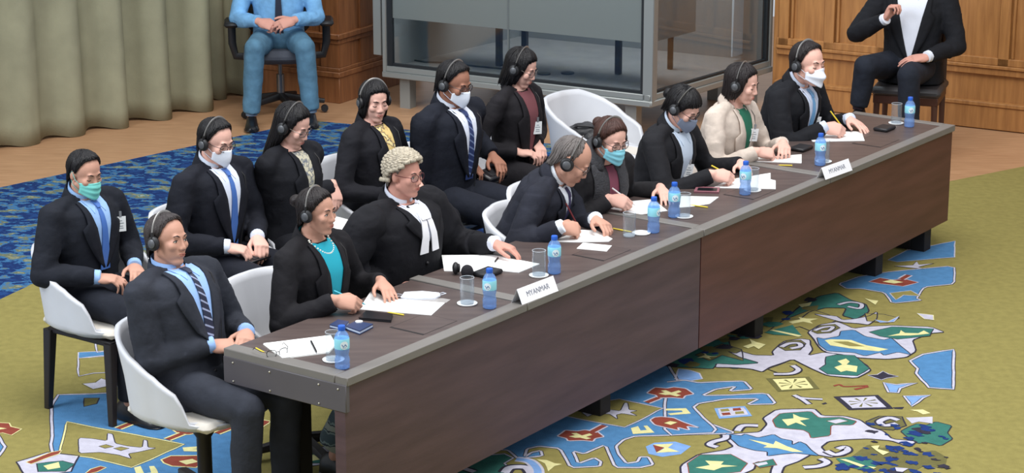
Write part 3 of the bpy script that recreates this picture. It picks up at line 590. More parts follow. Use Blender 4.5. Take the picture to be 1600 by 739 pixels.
def make_chair(kind, label, group):
    t = thing('tub_chair', label, 'chair', (0, 0, 0), group)
    obj('shell', shell_geo(), SHELL, t, sharp=False)
    g = G(); g.box((.01, 0, .445), (.235, .235, .022), bev=.02); obj('seat_pad', g, SEATM, t)
    if kind == 'star':
        g = G(); g.lathe([(.032, .07), (.032, .30), (.045, .32), (.045, .36), (.16, .395), (.16, .405)], n=20); obj('column', g, CLEG, t)
        for k in range(4):
            a = k*PI/2+PI/4+.35; d = A(math.cos(a), math.sin(a), 0); g = G()
            g.tube([d*.02+A(0, 0, .072), d*.27+A(0, 0, .055)], [(.024, .022), (.014, .022)], 10, ref=(0, 0, 1), pw=5); g.lathe([(.02, .0), (.022, .02), (.016, .05)], d*.255, 12)
            obj('base_arm', g, CLEG, t)
    else:
        g = G(); g.box((0, 0, .392), (.21, .21, .014), bev=.006); obj('under_frame', g, CLEG, t)
        for sx in (-1, 1):
            for sy in (-1, 1):
                g = G(); p0 = A(sx*.2, sy*.2, .395); p1 = A(sx*.215, sy*.225, 0)
                g.tube([p0, p1], [(.026, .026), (.016, .016)], 12, ref=(1, 0, 0), pw=6); obj('leg', g, CLEG, t)
    return t
CH0 = {}
def place_chair(kind, p, yaw, label):
    grp = 'white tub chairs at the desks' if kind == 'star' else 'white tub chairs in the rear row'
    if kind not in CH0:
        t = make_chair(kind, label, grp); CH0[kind] = t; t.location = (p[0], p[1], 0); t.rotation_euler = (0, 0, yaw); t['label'] = label; return t
    return dup(CH0[kind], (p[0], p[1], 0), yaw, label)
# ------------------------------------------------------------------ people
SKIN = {'tan': (198, 150, 130), 'light': (226, 178, 162), 'brown': (160, 112, 92), 'pale': (214, 168, 150), 'rose': (205, 150, 134)}
def skinm(k): return mat('skin_'+k, SKIN[k], rough=.58, var=.03, vscale=25, bump=.06, bscale=160, spec=.28)
LIPM = lambda k: mat('lips_'+k, tuple(int(v*f) for v, f in zip(SKIN[k], (.86, .69, .68))), rough=.45)
EYEW = mat('eye_white', (225, 222, 215), rough=.3); EYED = mat('eye_dark', (28, 20, 18), rough=.2)
HAIRC = {'black': (17, 15, 18), 'dark': (31, 25, 26), 'brown': (66, 42, 36), 'grey': (128, 122, 118), 'pepper': (56, 50, 50), 'silver': (104, 98, 96)}
def hairm(k): return mat('hair_'+k, HAIRC[k], rough=.45, var=.3, vscale=18, bump=.35, bscale=60, stretch=(1, 5, 1), spec=.32)
HSETB = mat('headset_black', (24, 24, 27), rough=.45); HSETG = mat('headset_metal', (150, 148, 146), rough=.3, metal=.6); HSETC = mat('headset_cap', (92, 94, 98), rough=.4, metal=.3)
GLASSF = mat('glasses_frame', (50, 40, 42), rough=.35)
def lensmat():
    m = bpy.data.materials.new('lens'); m.use_nodes = True; nt = m.node_tree; nt.nodes.clear()
    o = nt.nodes.new('ShaderNodeOutputMaterial'); t = nt.nodes.new('ShaderNodeBsdfTransparent'); g = nt.nodes.new('ShaderNodeBsdfGlossy'); x = nt.nodes.new('ShaderNodeMixShader')
    g.inputs['Roughness'].default_value = .05; x.inputs[0].default_value = .09; t.inputs[0].default_value = (.93, .95, .96, 1)
    nt.links.new(t.outputs[0], x.inputs[1]); nt.links.new(g.outputs[0], x.inputs[2]); nt.links.new(x.outputs[0], o.inputs[0]); return m
LENS = lensmat()
SHOEM = mat('black_leather', (20, 20, 24), rough=.3, bump=.05, bscale=80)
MASKM = {'white': mat('mask_white', (232, 238, 250), rough=.8, bump=.1, bscale=120), 'blue': mat('mask_blue', (140, 214, 232), rough=.8, bump=.1, bscale=120),
         'teal': mat('mask_teal', (120, 208, 200), rough=.8, bump=.1, bscale=120), 'grey': mat('mask_grey', (128, 138, 160), rough=.85, bump=.1, bscale=120)}
BADGE = mat('badge_card', (236, 240, 242), rough=.5); BADGED = mat('badge_print', (110, 122, 132), rough=.6); CLIP = mat('badge_clip', (170, 175, 180), rough=.3, metal=.7)
def hand_geo(pose, side, s):
    """closed shapes of one hand; wrist at 0, X to the fingers, Y to the thumb (side=+1 right), Z back of the hand"""
    g = G()
    curls = {'flat': (12, 18, 10), 'rest': (22, 34, 18), 'write': (48, 55, 25), 'fist': (62, 75, 40), 'hold': (45, 40, 20)}[pose]
    g.tube([(-.03, 0, 0), (0, 0, 0), (.03, 0, 0), (.065, .001, .001), (.092, .001, 0)], [(.02, .026), (.019, .027), (.018, .036), (.0155, .042), (.011, .039)], 14, ref=(0, 0, 1))
    g.ell((.03, .022, -.008), (.034, .019, .017)); g.ell((.035, -.025, -.006), (.038, .014, .014))
    F = [(.030, (.044, .027, .022), .0092), (.010, (.048, .030, .023), .0094), (-.0105, (.044, .028, .022), .0090), (-.030, (.034, .021, .019), .0080)]
    tips = []
    for k, (y, L, r) in enumerate(F):
        p = A(.088-.004*abs(k-1), y, 0); a = 0; spread = (y/.03)*(.10 if pose in ('flat', 'rest') else .03)
        ex = k*5 if pose in ('rest', 'write') else 0
        g.ell(p, r*1.12)
        for j in range(3):
            a += math.radians(curls[j]+(ex if j < 2 else 0))
            q = p+L[j]*A(math.cos(a)*math.cos(spread), math.cos(a)*math.sin(spread), -math.sin(a))
            g.cap(p, q, r*(1-.09*j), r*(.91-.09*j), 10); p = q
        tips.append(p)
    if pose in ('write', 'fist', 'hold'): th = [(.022, .030, -.008), (.050, .050, -.022), (.082, .046, -.034), (.104, .034, -.040)]
    else: th = [(.022, .030, -.006), (.050, .055, -.014), (.078, .066, -.020), (.100, .068, -.024)]
    for j, (a, b) in enumerate(zip(th, th[1:])): g.cap(A(*a), A(*b), .0125-.0012*j, .0115-.0014*j, 10)
    for i, v in enumerate(g.v): g.v[i] = (v[0]*s, v[1]*s*side, v[2]*s)
    flip = side < 0
    if flip: g.f = [f[::-1] for f in g.f]
    return g
def head_geo(s, fem):
    g = G(); e = g.ell
    e((-.012, 0, .030), (.098, .076, .088), nu=24, nv=16)
    e((.030, 0, -.035), (.060, .063 if not fem else .060, .084), nu=24, nv=16)
    jw = .052 if not fem else .046
    e((.064, 0, -.100), (.024, .026 if not fem else .021, .021))
    for sd in (-1, 1):
        g.cap(A(.002, sd*jw, -.058), A(.058, sd*.016, -.102), .021, .017)
        e((.064, sd*.038, -.024), (.024, .025, .024))
        e((-.008, sd*.078, -.006), Rz(sd*.35)@A(.017, .010, .031) if False else (.017, .010, .031), R=Rz(-sd*.4))
        e((.094, sd*.0125, -.038), (.010, .009, .008))
        e((.074, sd*.033, -.001), (.010, .016, .011))
    g.cap(A(.080, -.034, .022), A(.080, .034, .022), .0105 if not fem else .008, .0105 if not fem else .008)
    g.tube([(.083, 0, .016), (.090, 0, -.008), (.0985, 0, -.028), (.0975, 0, -.042)], [.0075, .0088, .0118, .009], 12)
    e((.1015, 0, -.033), (.0105, .0125, .0098))
    e((.083, 0, -.066), (.013, .026, .018))
    for i, v in enumerate(g.v): g.v[i] = tuple(c*s for c in v)
    return g
def hair_geo(st, s):
    """cap of hair around the skull; T = polar extent per azimuth (front 0 .. back 180)"""
    T = {'short': ((0, 57), (32, 60), (54, 78), (70, 100), (84, 101), (96, 88), (110, 108), (135, 124), (180, 128)),
         'side': ((0, 56), (30, 60), (52, 76), (68, 98), (84, 100), (96, 88), (110, 108), (135, 124), (180, 128)),
         'thin': ((0, 50), (25, 56), (45, 76), (62, 90), (74, 100), (84, 98), (96, 88), (110, 106), (135, 122), (180, 126)),
         'bald': ((0, 26), (30, 34), (50, 62), (65, 88), (78, 100), (96, 88), (110, 106), (135, 122), (180, 126)),
         'bob': ((0, 70), (22, 72), (42, 82), (56, 122), (70, 136), (90, 138), (135, 140), (180, 138)),
         'long': ((0, 68), (22, 72), (40, 80), (54, 110), (66, 128), (90, 150), (120, 176), (150, 182), (180, 182)),
         'tied': ((0, 66), (22, 70), (42, 80), (58, 94), (72, 106), (90, 104), (120, 120), (150, 126), (180, 126)),
         'fringe': ((0, 84), (25, 86), (45, 90), (58, 106), (72, 116), (90, 112), (120, 120), (150, 126), (180, 126)),
         'page': ((0, 74), (20, 76), (36, 82), (48, 120), (60, 140), (90, 146), (135, 148), (180, 148))}[st]
    R = (.107, .084, .097); C = A(-.014, 0, .028); tl = math.radians(14)
    pole = A(-math.sin(tl), 0, math.cos(tl)); e1 = A(math.cos(tl), 0, math.sin(tl)); e2 = A(0, 1, 0)
    thick = {'bald': .004, 'thin': .009}.get(st, .013)
    NA, NT = 72, 22; outer, inner = [], []
    sd = len(st)*3 % 7
    def pt(t, a, k):
        tt = min(t, 100); r = math.radians(tt)
        d = math.cos(r)*pole+math.sin(r)*(math.cos(a)*e1+math.sin(a)*e2)
        q = 1/math.sqrt(sum((d[i]/R[i])**2 for i in range(3)))
        p = C+d*q*k
        if t > 100:
            dz = (t-100)/10*.030; w = dz/.25
            p = p+A(-.02*w*math.cos(a)*0, 0, -dz)
            hx = 1-.10*w if st == 'long' else 1-.25*w*w
            p[1] *= hx; p[0] = p[0]*(1-.1*w)-.006*w
        return p
    xs = [t[0] for t in T]; ys = [t[1] for t in T]
    def kof(t, a):
        az = abs((math.degrees(a)+180) % 360-180); n = noise.noise(Vector((math.cos(a)*6+sd, math.sin(a)*6, t*.02)))
        k = 1+(thick-.011)/.1+.02*n*min(1, t/40)
        if st in ('short', 'side'):
            k += .085*math.exp(-(az/48)**2)*sstep(25, 62, t)-.035*math.exp(-((az-88)/26)**2)*sstep(60, 90, t)+.035*abs(noise.noise(Vector((math.cos(a)*9+sd, math.sin(a)*9, t*.03))))*min(1, t/25)
        else: k += .03*abs(noise.noise(Vector((math.cos(a)*11+sd, math.sin(a)*11, t*.012))))*min(1, t/30)
        return k
    def tmax(a):
        az = abs((math.degrees(a)+180) % 360-180); return interp(az, xs, ys)*(1+.012*math.sin(a*23)+.01*math.sin(a*37))
    for j in range(NT+1):
        ro, ri = [], []
        for i in range(NA):
            a = 2*PI*i/NA; tm = tmax(a); t = tm*j/NT; k = kof(t, a)
            edge = sstep(0, .16, 1-j/NT)
            ro.append(pt(t, a, k-.055*(1-edge))); ri.append(pt(t, a, k-.115))
        outer.append(ro); inner.append(ri)
    g = G(); vs = []; fs = []
    allr = outer+inner[::-1]
    for r in allr: vs += [p*s for p in r]
    M = len(allr)
    for j in range(M-1):
        for i in range(NA): i2 = (i+1) % NA; fs.append((j*NA+i, j*NA+i2, (j+1)*NA+i2, (j+1)*NA+i))
    g.add(vs, fs)
    rl = random.Random(len(st)+5)                                   # combed locks lying on the cap
    nl = {'bald': 60, 'thin': 80}.get(st, 120)
    for i in range(nl):
        a = 2*PI*(i+rl.random())/nl; tm = tmax(a); dr = rl.uniform(-.22, .22)+(.35 if st in ('side', 'short') else 0)*math.cos(a/2)
        t0 = tm*rl.uniform(.05, .35); t1 = tm*rl.uniform(.90, 1.03); P = []
        for q in range(7):
            t = t0+(t1-t0)*q/6; aa = a+dr*(q/6-.6)*(.5 if t > 95 else 1); t = min(t, tmax(aa)*1.02)
            P.append(pt(t, aa, kof(min(t, 100), aa)+.004*rl.random()-.03*sstep(.88, 1.03, t/tmax(aa)))*s)
        w = rl.uniform(.004, .0075)*s; ctr = C*s
        g.tube(P, [(.0022*s, w*.3), (.0032*s, w), (.0034*s, w), (.0034*s, w), (.0034*s, w), (.003*s, w*.8), (.001*s, w*.2)], 6, ref=nrm(P[3]-ctr))
    if st == 'tied':
        g.ell(A(-.135, 0, .035)*s, A(.036, .036, .034)*s)
    if st == 'fringe':
        g.ell(A(-.125, 0, .0)*s, A(.03, .034, .034)*s)
    return g
def wig_geo(s):
    g = G(); C = A(-.012, 0, .034); R = (.115, .094, .102)
    def pt(t, a, k=1):
        d = A(math.sin(t)*math.cos(a), math.sin(t)*math.sin(a), math.cos(t)); q = 1/math.sqrt(sum((d[i]/R[i])**2 for i in range(3))); return (C+Ry(-.15)@d*q*k)*s
    lim = lambda a: interp(abs((math.degrees(a)+180) % 360-180), (0, 40, 62, 95, 135, 180), (62, 66, 80, 88, 112, 116))
    base = [[pt(math.radians(lim(2*PI*i/48))*j/12, 2*PI*i/48, 1) for i in range(49)] for j in range(13)]
    g.grid(base, lambda p: -nrm(p-C*s)*.02*s)
    rnd = random.Random(3)
    for row in range(12):
        f = (row+.5)/12; n = max(5, int(30*math.sin(f*1.5)))
        for i in range(n):
            a = 2*PI*(i+.5*(row % 2))/n; t = math.radians(lim(a))*f
            if t > math.radians(lim(a)): continue
            c = pt(t, a, 1.0+.01*rnd.random()); tg = nrm(pt(t, a+.1)-pt(t, a-.1)); L = .0125*s*(.8+.5*rnd.random())
            up = nrm(c-C*s)
            tg = nrm(tg+.35*A(rnd.uniform(-1, 1), rnd.uniform(-1, 1), rnd.uniform(-1, 1)))
            g.tube([c-tg*L+up*-.003, c-tg*L*.5+up*.004, c+tg*L*.5+up*.004, c+tg*L-up*.003], [.006*s, .0092*s, .0092*s, .006*s], 8)
    for i in range(19):                                             # the rolled curls along the rim
        a = 2*PI*i/19; t = math.radians(lim(a)); c = pt(t, a, 1.03); tg = nrm(pt(t, a+.05)-pt(t, a-.05))
        g.tube([c-tg*.016*s, c+tg*.016*s], [.0125*s, .0125*s], 10)
    for sd in (-1, 1):
        for k in range(3):
            c = (A(-.045-.022*k, sd*(.094-.006*k), -.022-.004*k))*s
            g.tube([c-A(.013, 0, 0)*s, c+A(.013, 0, 0)*s], .0125*s, 10)
    return g
def mask_geo(kind, s):
    rows = []; N, M = 24, 14
    for j in range(M+1):
        v = j/M; row = []
        for i in range(N+1):
            u = -1+2*i/N; au = abs(u)
            if kind == 'beak':
                zt = -.006-.030*au**1.3; zb = -.118+.040*au**1.2
                x = .119-.070*au**1.25+.016*math.sin(PI*v)*(1-au)-.012*(1-v)*(1-au)
            elif kind == 'duck':
                zt = -.004-.030*au**1.2; zb = -.120+.046*au**1.3
                x = .112-.066*au**1.7+.024*math.exp(-((v-.55)/.18)**2)*(1-au**2)
            else:
                zt = -.014-.018*au**1.5; zb = -.118+.030*au**1.5
                x = .113-.072*au**2.0+.008*math.sin(PI*v)+.0035*math.sin(v*PI*6)*(1-au**4)
            row.append(A(x, u*.069, zb+(zt-zb)*v)*s)
        rows.append(row)
    g = G(); g.grid(rows, lambda p: nrm(A(p[0], p[1]*.6, 0))*-.004)
    for sd in (-1, 1):
        g.tube([A(.048, sd*.068, -.040)*s, A(.018, sd*.079, -.02)*s, A(-.012, sd*.085, .022)*s, A(-.026, sd*.083, .0)*s, A(.0, sd*.08, -.055)*s, A(.047, sd*.068, -.076)*s], .0018*s, 6)
    return g
def glasses_geo(s, rnd=1.0):
    g = G(); gl = G()
    for sd in (-1, 1):
        pts = []
        for k in range(24):
            a = 2*PI*k/24; c_, s_ = math.cos(a), math.sin(a)
            c_ = math.copysign(abs(c_)**.75, c_); s_ = math.copysign(abs(s_)**.75, s_)
            y = sd*.033+.025*c_; pts.append(A(.101-abs(y)*.20, y, -.002+.019*rnd*s_)*s)
        g.tube(pts, .0019*s, 6, closed=True)
        gl.add(pts, [tuple(range(24))])
        g.tube([A(.089, sd*.058, .006)*s, A(.06, sd*.076, .007)*s, A(-.004, sd*.083, .010)*s, A(-.022, sd*.083, -.004)*s], .0018*s, 6)
    g.tube([A(.098, -.009, .003)*s, A(.102, 0, .006)*s, A(.098, .009, .003)*s], .0018*s, 6)
    return g, gl
PEOPLE = {}; UNDER = ('teal', 'counsel', 'bald', 'scarfed', 'greymask', 'beige', 'rightmost')
def person(key, label, head, yaw=ROWYAW, lean=0, s=1.0, fem=False, hd=(0, 0, 0), R=None, L=None, hair='short', hairc='black', skin='tan',
           suit=(28, 30, 39), shirt=(214, 224, 244), vee='shirt', hb=.19, tie=None, mask=None, glasses=None, headset=True, badge=None,
           eyes='down', bulk=1.05, trouser=None, shoe=True, legs=None, skirt=None, wig=False, cat='person', extra=None, lapel=True, root=None, seatz=.46, cuff=True, group=None, collar=True, hunch=0.0, brow=None, vw=.070, jlen=.10, hk=.88):
    """a seated figure; head = photo pixel of the head's centre; hands: dict(p=pixel, z=height, pose, d=finger direction, n=back-of-hand direction)"""
    Rb = Rz(yaw); F, Lf, U = Rb[:, 0], Rb[:, 1], A(0, 0, 1)
    lr = math.radians(lean); hz = seatz+.095*s
    sS = s
    def spl(h):                                   # spine point and lean angle at height h above the hips
        n = 14; p = np.zeros(3); hh = h*sS
        for i in range(n):
            t = h*(i+.5)/n; an = lr*(.65+.7*t/.5)+hunch*sstep(.3, .5, t)
            p += hh/n*A(math.sin(an), 0, math.cos(an))
        an = lr*(.65+.7*h/.5)+hunch*sstep(.3, .5, h)
        return p, an
    nb, na = spl(.50); na2 = na*.75+math.radians(8)
    hp = math.radians(hd[1])
    Hl = nb+s*.098*A(math.sin(na2), 0, math.cos(na2))+s*.018*A(math.cos(hp), 0, -math.sin(hp))
    zH = hz+Hl[2]
    Hc = at(head, zH) if root is None else None
    if root is None: root = Hc-Rb@A(Hl[0], Hl[1], 0); root[2] = 0
    else: root = A(root[0], root[1], 0); Hc = root+Rb@Hl+A(0, 0, hz)
    hip = root+U*hz
    W = lambda loc: hip+Rb@np.asarray(loc, float)
    def sp(h): p, an = spl(h); return W(p), Rb@A(math.cos(an), 0, -math.sin(an)), Rb@A(math.sin(an), 0, math.cos(an))
    Rh = Rz(yaw+math.radians(hd[0]))@Ry(hp)@Rx(math.radians(hd[2]))
    HW = lambda p: Hc+Rh@np.asarray(p, float)
    def to_head(g):
        for i, v in enumerate(g.v): g.v[i] = tuple(HW(v))
        return g
    t = thing('person', label, cat, (root[0], root[1], 0), group)
    PEOPLE[key] = dict(yaw=yaw, root=root, head=Hc, thing=t, F=F, L=Lf, hip=hip)
    sw = (.168 if fem else .196)*s*(1+.35*(bulk-1)); bw = (.93 if fem else 1.0)*bulk
    # ---- arms
    arms = {}
    for nm, sd, H in (('R', -1, R), ('L', 1, L)):
        c, f_, u_ = sp(.412); S = c+Lf*sd*sw+f_*.01
        H = H or {}
        if 'p' in H: Wp = at(H['p'], H.get('z', .785)) if 'y' not in H else aty(H['p'], H['y'])
        elif 'w' in H: Wp = np.asarray(H['w'], float)
        else: Wp = hip+F*.30*s+Lf*sd*.075*s+U*.115*s
        fd = H.get('d'); pose = H.get('pose', 'rest')
        fd = nrm(Rb@A(*fd)) if fd is not None else nrm(Rb@A(.75, -sd*.55, -.12))
        nz = H.get('n'); nz = Rb@A(*nz) if nz is not None else (Rb@A(0, sd*.75, .7) if pose in ('write', 'fist') else Rb@A(.1, sd*.15, 1))
        Wr = Wp-fd*.085*s                          # target pixel is the knuckles; the wrist sits behind them
        a, b = .285*s, .262*s; dv = Wr-S; d = np.linalg.norm(dv)
        if d > (a+b)*.985: k = d/(a+b)/.985; a *= k; b *= k
        if d < abs(a-b)+.02: d = abs(a-b)+.02
        x = (a*a-b*b+d*d)/(2*d); hgt = math.sqrt(max(a*a-x*x, 1e-5)); dn = nrm(dv)
        hint = Rb@A(*H.get('e', (-.25, sd*.55, -.8))); hint = nrm(hint-dn*(hint@dn))
        E = S+dn*x+hint*hgt
        nz = nrm(nz-fd*(nz@fd)); yv = np.cross(nz, fd)
        arms[nm] = dict(S=S, E=E, W=Wr, R=np.stack([fd, yv, nz], 1), pose=pose, sd=sd)
    PEOPLE[key]['arms'] = arms
    # ---- the body: one skin
    g = head_geo(s*hk, fem); to_head(g)
    c0, f0, u0 = sp(.44); c1, f1, u1 = sp(.50)
    g.tube([c0, c1, HW(A(-.012, 0, -.05)*s*hk), HW(A(-.012, 0, -.0)*s*hk)], [.062*s, (.047 if fem else .055)*s, (.045 if fem else .052)*s, .045*s], 16)
    hs = [-.04, .08, .2, .32, .41, .47]
    g.tube([sp(h)[0] for h in hs], [((.85*w)*s*bw, (.8*dd)*s*bw) for w, dd in ((.165, .12), (.15, .1), (.14, .095), (.155, .105), (.16, .1), (.09, .07))], 20, ref=Lf)
    for nm, ar in arms.items():
        g.cap(c0+Lf*ar['sd']*.05*s, ar['S'], .05*s, .045*s); g.cap(ar['S'], ar['E'], .043*s, .035*s); g.cap(ar['E'], ar['W'], .036*s, .024*s)
        hg = hand_geo(ar['pose'], 1 if ar['sd'] < 0 else -1, s*(.93 if fem else 1.0))
        g.add([ar['W']+ar['R']@np.asarray(v) for v in hg.v], hg.f)
    # ---- legs
    lg = {}
    legs = legs or {}
    for nm, sd in (('R', -1), ('L', 1)):
        q = legs.get(nm, {})
        hj = hip+Lf*sd*.088*s-U*.005
        K = q.get('knee'); An = q.get('ankle')
        K = A(*K) if K is not None else hip+F*(.40 if key in UNDER else .43)*s+Lf*sd*.12*s+U*(-.025)
        An = A(*An) if An is not None else A(K[0], K[1], 0)-F*(.16 if key in UNDER else .02)+A(0, 0, .095)
        lg[nm] = (hj, K, An, q.get('toe', F))
        g.cap(hj, K, .066*s, .048*s); g.cap(K, An, .046*s, .034*s)
        fd = nrm(A(lg[nm][3][0], lg[nm][3][1], 0))
        g.cap(An-U*.045-fd*.03, An+fd*.12-U*.068, .03*s, .024*s)
    PEOPLE[key]['legs'] = lg
    v, f = vox(g, .0046, 5)
    B = G(); B.add(v, f, 0)
    # features
    q = G(); s0_ = s; s = s*hk
    if not mask:
        q.ell(A(.0905, 0, -.0625)*s, A(.0070, .0215, .0042)*s, mi=1); q.ell(A(.0895, 0, -.0705)*s, A(.0080, .0180, .0050)*s, mi=1)
        q.tube([A(.086, -.0225, -.067)*s, A(.0965, 0, -.0664)*s, A(.086, .0225, -.067)*s], .0011*s, 6, mi=3)
    for sd in (-1, 1):
        ec = A(.0735, sd*.033, -.001)
        if eyes == 'open':
            q.ell((ec+A(.0032, 0, 0))*s, A(.0085, .0135, .0055)*s, mi=2); q.ell((ec+A(.0088, 0, 0))*s, A(.0038, .0052, .0052)*s, mi=3)
            q.tube([(ec+A(.0045, -.015, .0005))*s, (ec+A(.0118, -.006, .0062))*s, (ec+A(.0118, .006, .0062))*s, (ec+A(.0045, .015, .0005))*s], .0017*s, 6, mi=3)
        else:
            q.tube([(ec+A(.0050, -.014, -.0025))*s, (ec+A(.0112, -.006, -.0062))*s, (ec+A(.0112, .006, -.0062))*s, (ec+A(.0050, .014, -.0025))*s], .0018*s, 6, mi=3)
        q.tube([A(.0885, sd*.015, .0205)*s, A(.0895, sd*.030, .0275)*s, A(.0790, sd*.047, .0235)*s], [(.0028*s, .003*s), (.003*s, .0036*s), (.0015*s, .002*s)], 8, mi=4)
        q.ell(A(.0985, sd*.0065, -.0425)*s, A(.0035, .0035, .002)*s, mi=3)
    to_head(q); s = s0_
    o = len(B.v); B.v += q.v; B.f += [tuple(i+o for i in ff) for ff in q.f]; B.m += q.m
    obj('body', B, [skinm(skin), LIPM(skin), EYEW, EYED, hairm(brow or (hairc if hairc not in ('grey', 'silver') else 'pepper'))], t, sharp=False, fix=False)
    # ---- trousers / skirt / shoes
    tr = trouser or suit
    g = G(); g.ell(hip+U*.0+F*.02, A(.15*s, .175*s*bw, .105*s), R=Rb)
    for nm, (hj, K, An, toe) in lg.items():
        g.tube([hj-F*.04, hj*.5+K*.5, K], [(.092*s, .088*s), (.085*s, .082*s), (.070*s, .070*s)], 16); g.ell(K, .071*s); g.ell(hj, .09*s)
        end = An+U*.0
        if not skirt: g.tube([K, K*.5+end*.5-nrm(A(*(toe)))*.012, end+U*.005], [.068*s, .066*s, .058*s], 16)
    if skirt:
        Ka = (lg['R'][1]+lg['L'][1])/2; Aa = (lg['R'][2]+lg['L'][2])/2
        g.tube([hip, hip*.5+Ka*.5, Ka+U*.0], [(.19*s, .11*s), (.2*s, .1*s), (.2*s, .085*s)], 20, ref=Lf)
        g.tube([Ka+U*.05, Ka*.5+Aa*.5+F*.0, A(Aa[0], Aa[1], .14)], [(.19*s, .085*s), (.185*s, .10*s), (.2*s, .12*s)], 20, ref=Lf)
    v, f = vox(g, .012, 6); v = wrinkle(v, .004, 11)
    obj('skirt' if skirt else 'trousers', G().add(v, f), skirt or cloth('cloth_%d_%d_%d' % tr, tr), t, sharp=False, fix=False)
    if shoe:
        for nm, (hj, K, An, toe) in lg.items():
            fd = nrm(A(toe[0], toe[1], 0)); sd_ = np.cross(U, fd); b0 = A(An[0], An[1], An[2]-.095); g = G()
            Rf = np.stack([fd, sd_, U], 1)
            prof = [(-.075, .030, .075), (-.05, .038, .092), (.0, .038, .098), (.05, .041, .075), (.11, .047, .055), (.16, .045, .042), (.195, .030, .030), (.205, .012, .022)]
            rows = []
            for x, w, h in prof:
                rows.append([b0+Rf@A(x, w*math.cos(a)*s, max(.006, .006+h*(math.sin(a)) if math.sin(a) > 0 else .006)) for a in np.linspace(-.5, PI+.5, 15)])
            vs = [p for r_ in rows for p in r_]; n_ = 15
            fs = [(i*n_+k, i*n_+(k+1) % n_, (i+1)*n_+(k+1) % n_, (i+1)*n_+k) for i in range(len(rows)-1) for k in range(n_)]
            fs += [tuple(range(n_)), tuple((len(rows)-1)*n_+k for k in range(n_))]
            g.add(vs, fs)
            g.tube([b0+Rf@A(x, 0, .006) for x, w, h in prof], [(w*s+.004, .007) for x, w, h in prof], 12, ref=sd_)
            obj('shoe', g, SHOEM, t)
    # ---- jacket
    sm = cloth('cloth_%d_%d_%d' % suit, suit)
    hs = [-jlen, -.04, .06, .16, .26, .34, .40, .435, .455, .466]
    wd = [(.195, .150), (.188, .145), (.172, .128), (.166, .122), (.178, .126), (.188, .124), (.188, .116), (.165, .100), (.112, .084), (.070, .066)] if not fem else \
         [(.19, .145), (.182, .138), (.160, .120), (.150, .114), (.162, .124), (.172, .122), (.166, .106), (.140, .090), (.094, .074), (.060, .058)]
    tg = G(); tg.tube([sp(h)[0]+sp(h)[1]*(.012 if .1 < h < .4 else 0) for h in hs], [(w*s*bulk, d_*s*bulk) for w, d_ in wd], 28, ref=Lf, pw=2.3)
    for nm, ar in arms.items():
        tg.tube([sp(.462)[0]+Lf*ar['sd']*.05*s, (sp(.462)[0]+Lf*ar['sd']*.05*s)*.45+ar['S']*.55+sp(.43)[2]*.012*s, ar['S']+sp(.43)[2]*.008*s], [(.038*s, .038*s), (.047*s*bw, .047*s*bw), (.052*s*bw, .052*s*bw)], 14)
        tg.ell(ar['S'], .061*s*bw, R=Rb)
    tv, tf = vox(tg, .011, 5)
    BT = BVHTree.FromPolygons([Vector(p) for p in tv], tf)
    g = tg
    for nm, ar in arms.items():
        S, E, Wr = ar['S'], ar['E'], ar['W']; we = Wr-nrm(Wr-E)*.012
        g.tube([S, S*.5+E*.5, E], [.062*s*bw, .060*s*bw, .055*s*bw], 16); g.ell(E, .057*s*bw)
        pts = [E+(we-E)*k for k in np.linspace(0, 1, 6)]
        g.tube(pts, [.057*s*bw, .056*s*bw, .052*s*bw, .048*s*bw, .045*s*bw, .043*s], 16)
    v, f = vox(g, .0095, 5); l_ = (v-hip)@Lf; ff = (v-hip)@F-np.interp((v-hip)[:, 2], [spl(h)[0][2] for h in (0, .2, .4, .5)], [spl(h)[0][0] for h in (0, .2, .4, .5)])
    v = wrinkle(v, .0068, 9, 31, .006, np.where((np.abs(l_) < .14*s) & (ff > 0), .25, 1.0))
    J = G().add(v, f)
    BJ = BVHTree.FromPolygons([Vector(p) for p in v], f)
    sB = s
    def D(l, h, off):
        s = sB; c, fd, ud = sp(h); o_ = c+Lf*l*s+fd*.45; d = -fd
        r0 = BT.ray_cast(Vector(o_), Vector(d)); r1 = BJ.ray_cast(Vector(o_), Vector(d))
        p = None
        if r0[0] is not None: p = np.array(r0[0])
        if r1[0] is not None and p is not None and np.linalg.norm(np.array(r1[0])-p) < .03: p = np.array(r1[0])
        if p is None: p = np.array(BT.find_nearest(Vector(c+Lf*l*s+fd*.06*s))[0])
        return p+fd*off
    def sheet(rows, off, thick, mi=0, g=None):
        g = g or G(); pts = [[D(l, h, off) for l, h in r] for r in rows]
        return g.grid(pts, lambda p: sp(.35)[1]*thick, mi)
    PEOPLE[key]['D'] = D; PEOPLE[key]['sp'] = sp; PEOPLE[key]['sheet'] = sheet
    top = .468
    ve = lambda h: vw*max(0, (h-hb)/(top-hb))**.85+.003
    hr = list(np.linspace(hb-.0, top, 15))
    if lapel:
        for sd in (-1, 1):
            rows = []
            for k, h in enumerate(hr):
                fr = k/14; w = .012+.058*math.sin(PI*min(1, fr*1.25)*.62) if fr < .66 else (.040-.06*(fr-.66))
                rows.append([(sd*(ve(h)+w*x), h) for x in (-.04, .3, .65, 1)])
            sheet(rows, .010, .007, 0, J)
        for k in range(2): J.ell(D(.0, hb-.012-.085*k, .004), .0085*s, mi=1)
    cr, ct = (.070, .060) if not fem else (.062, .052)
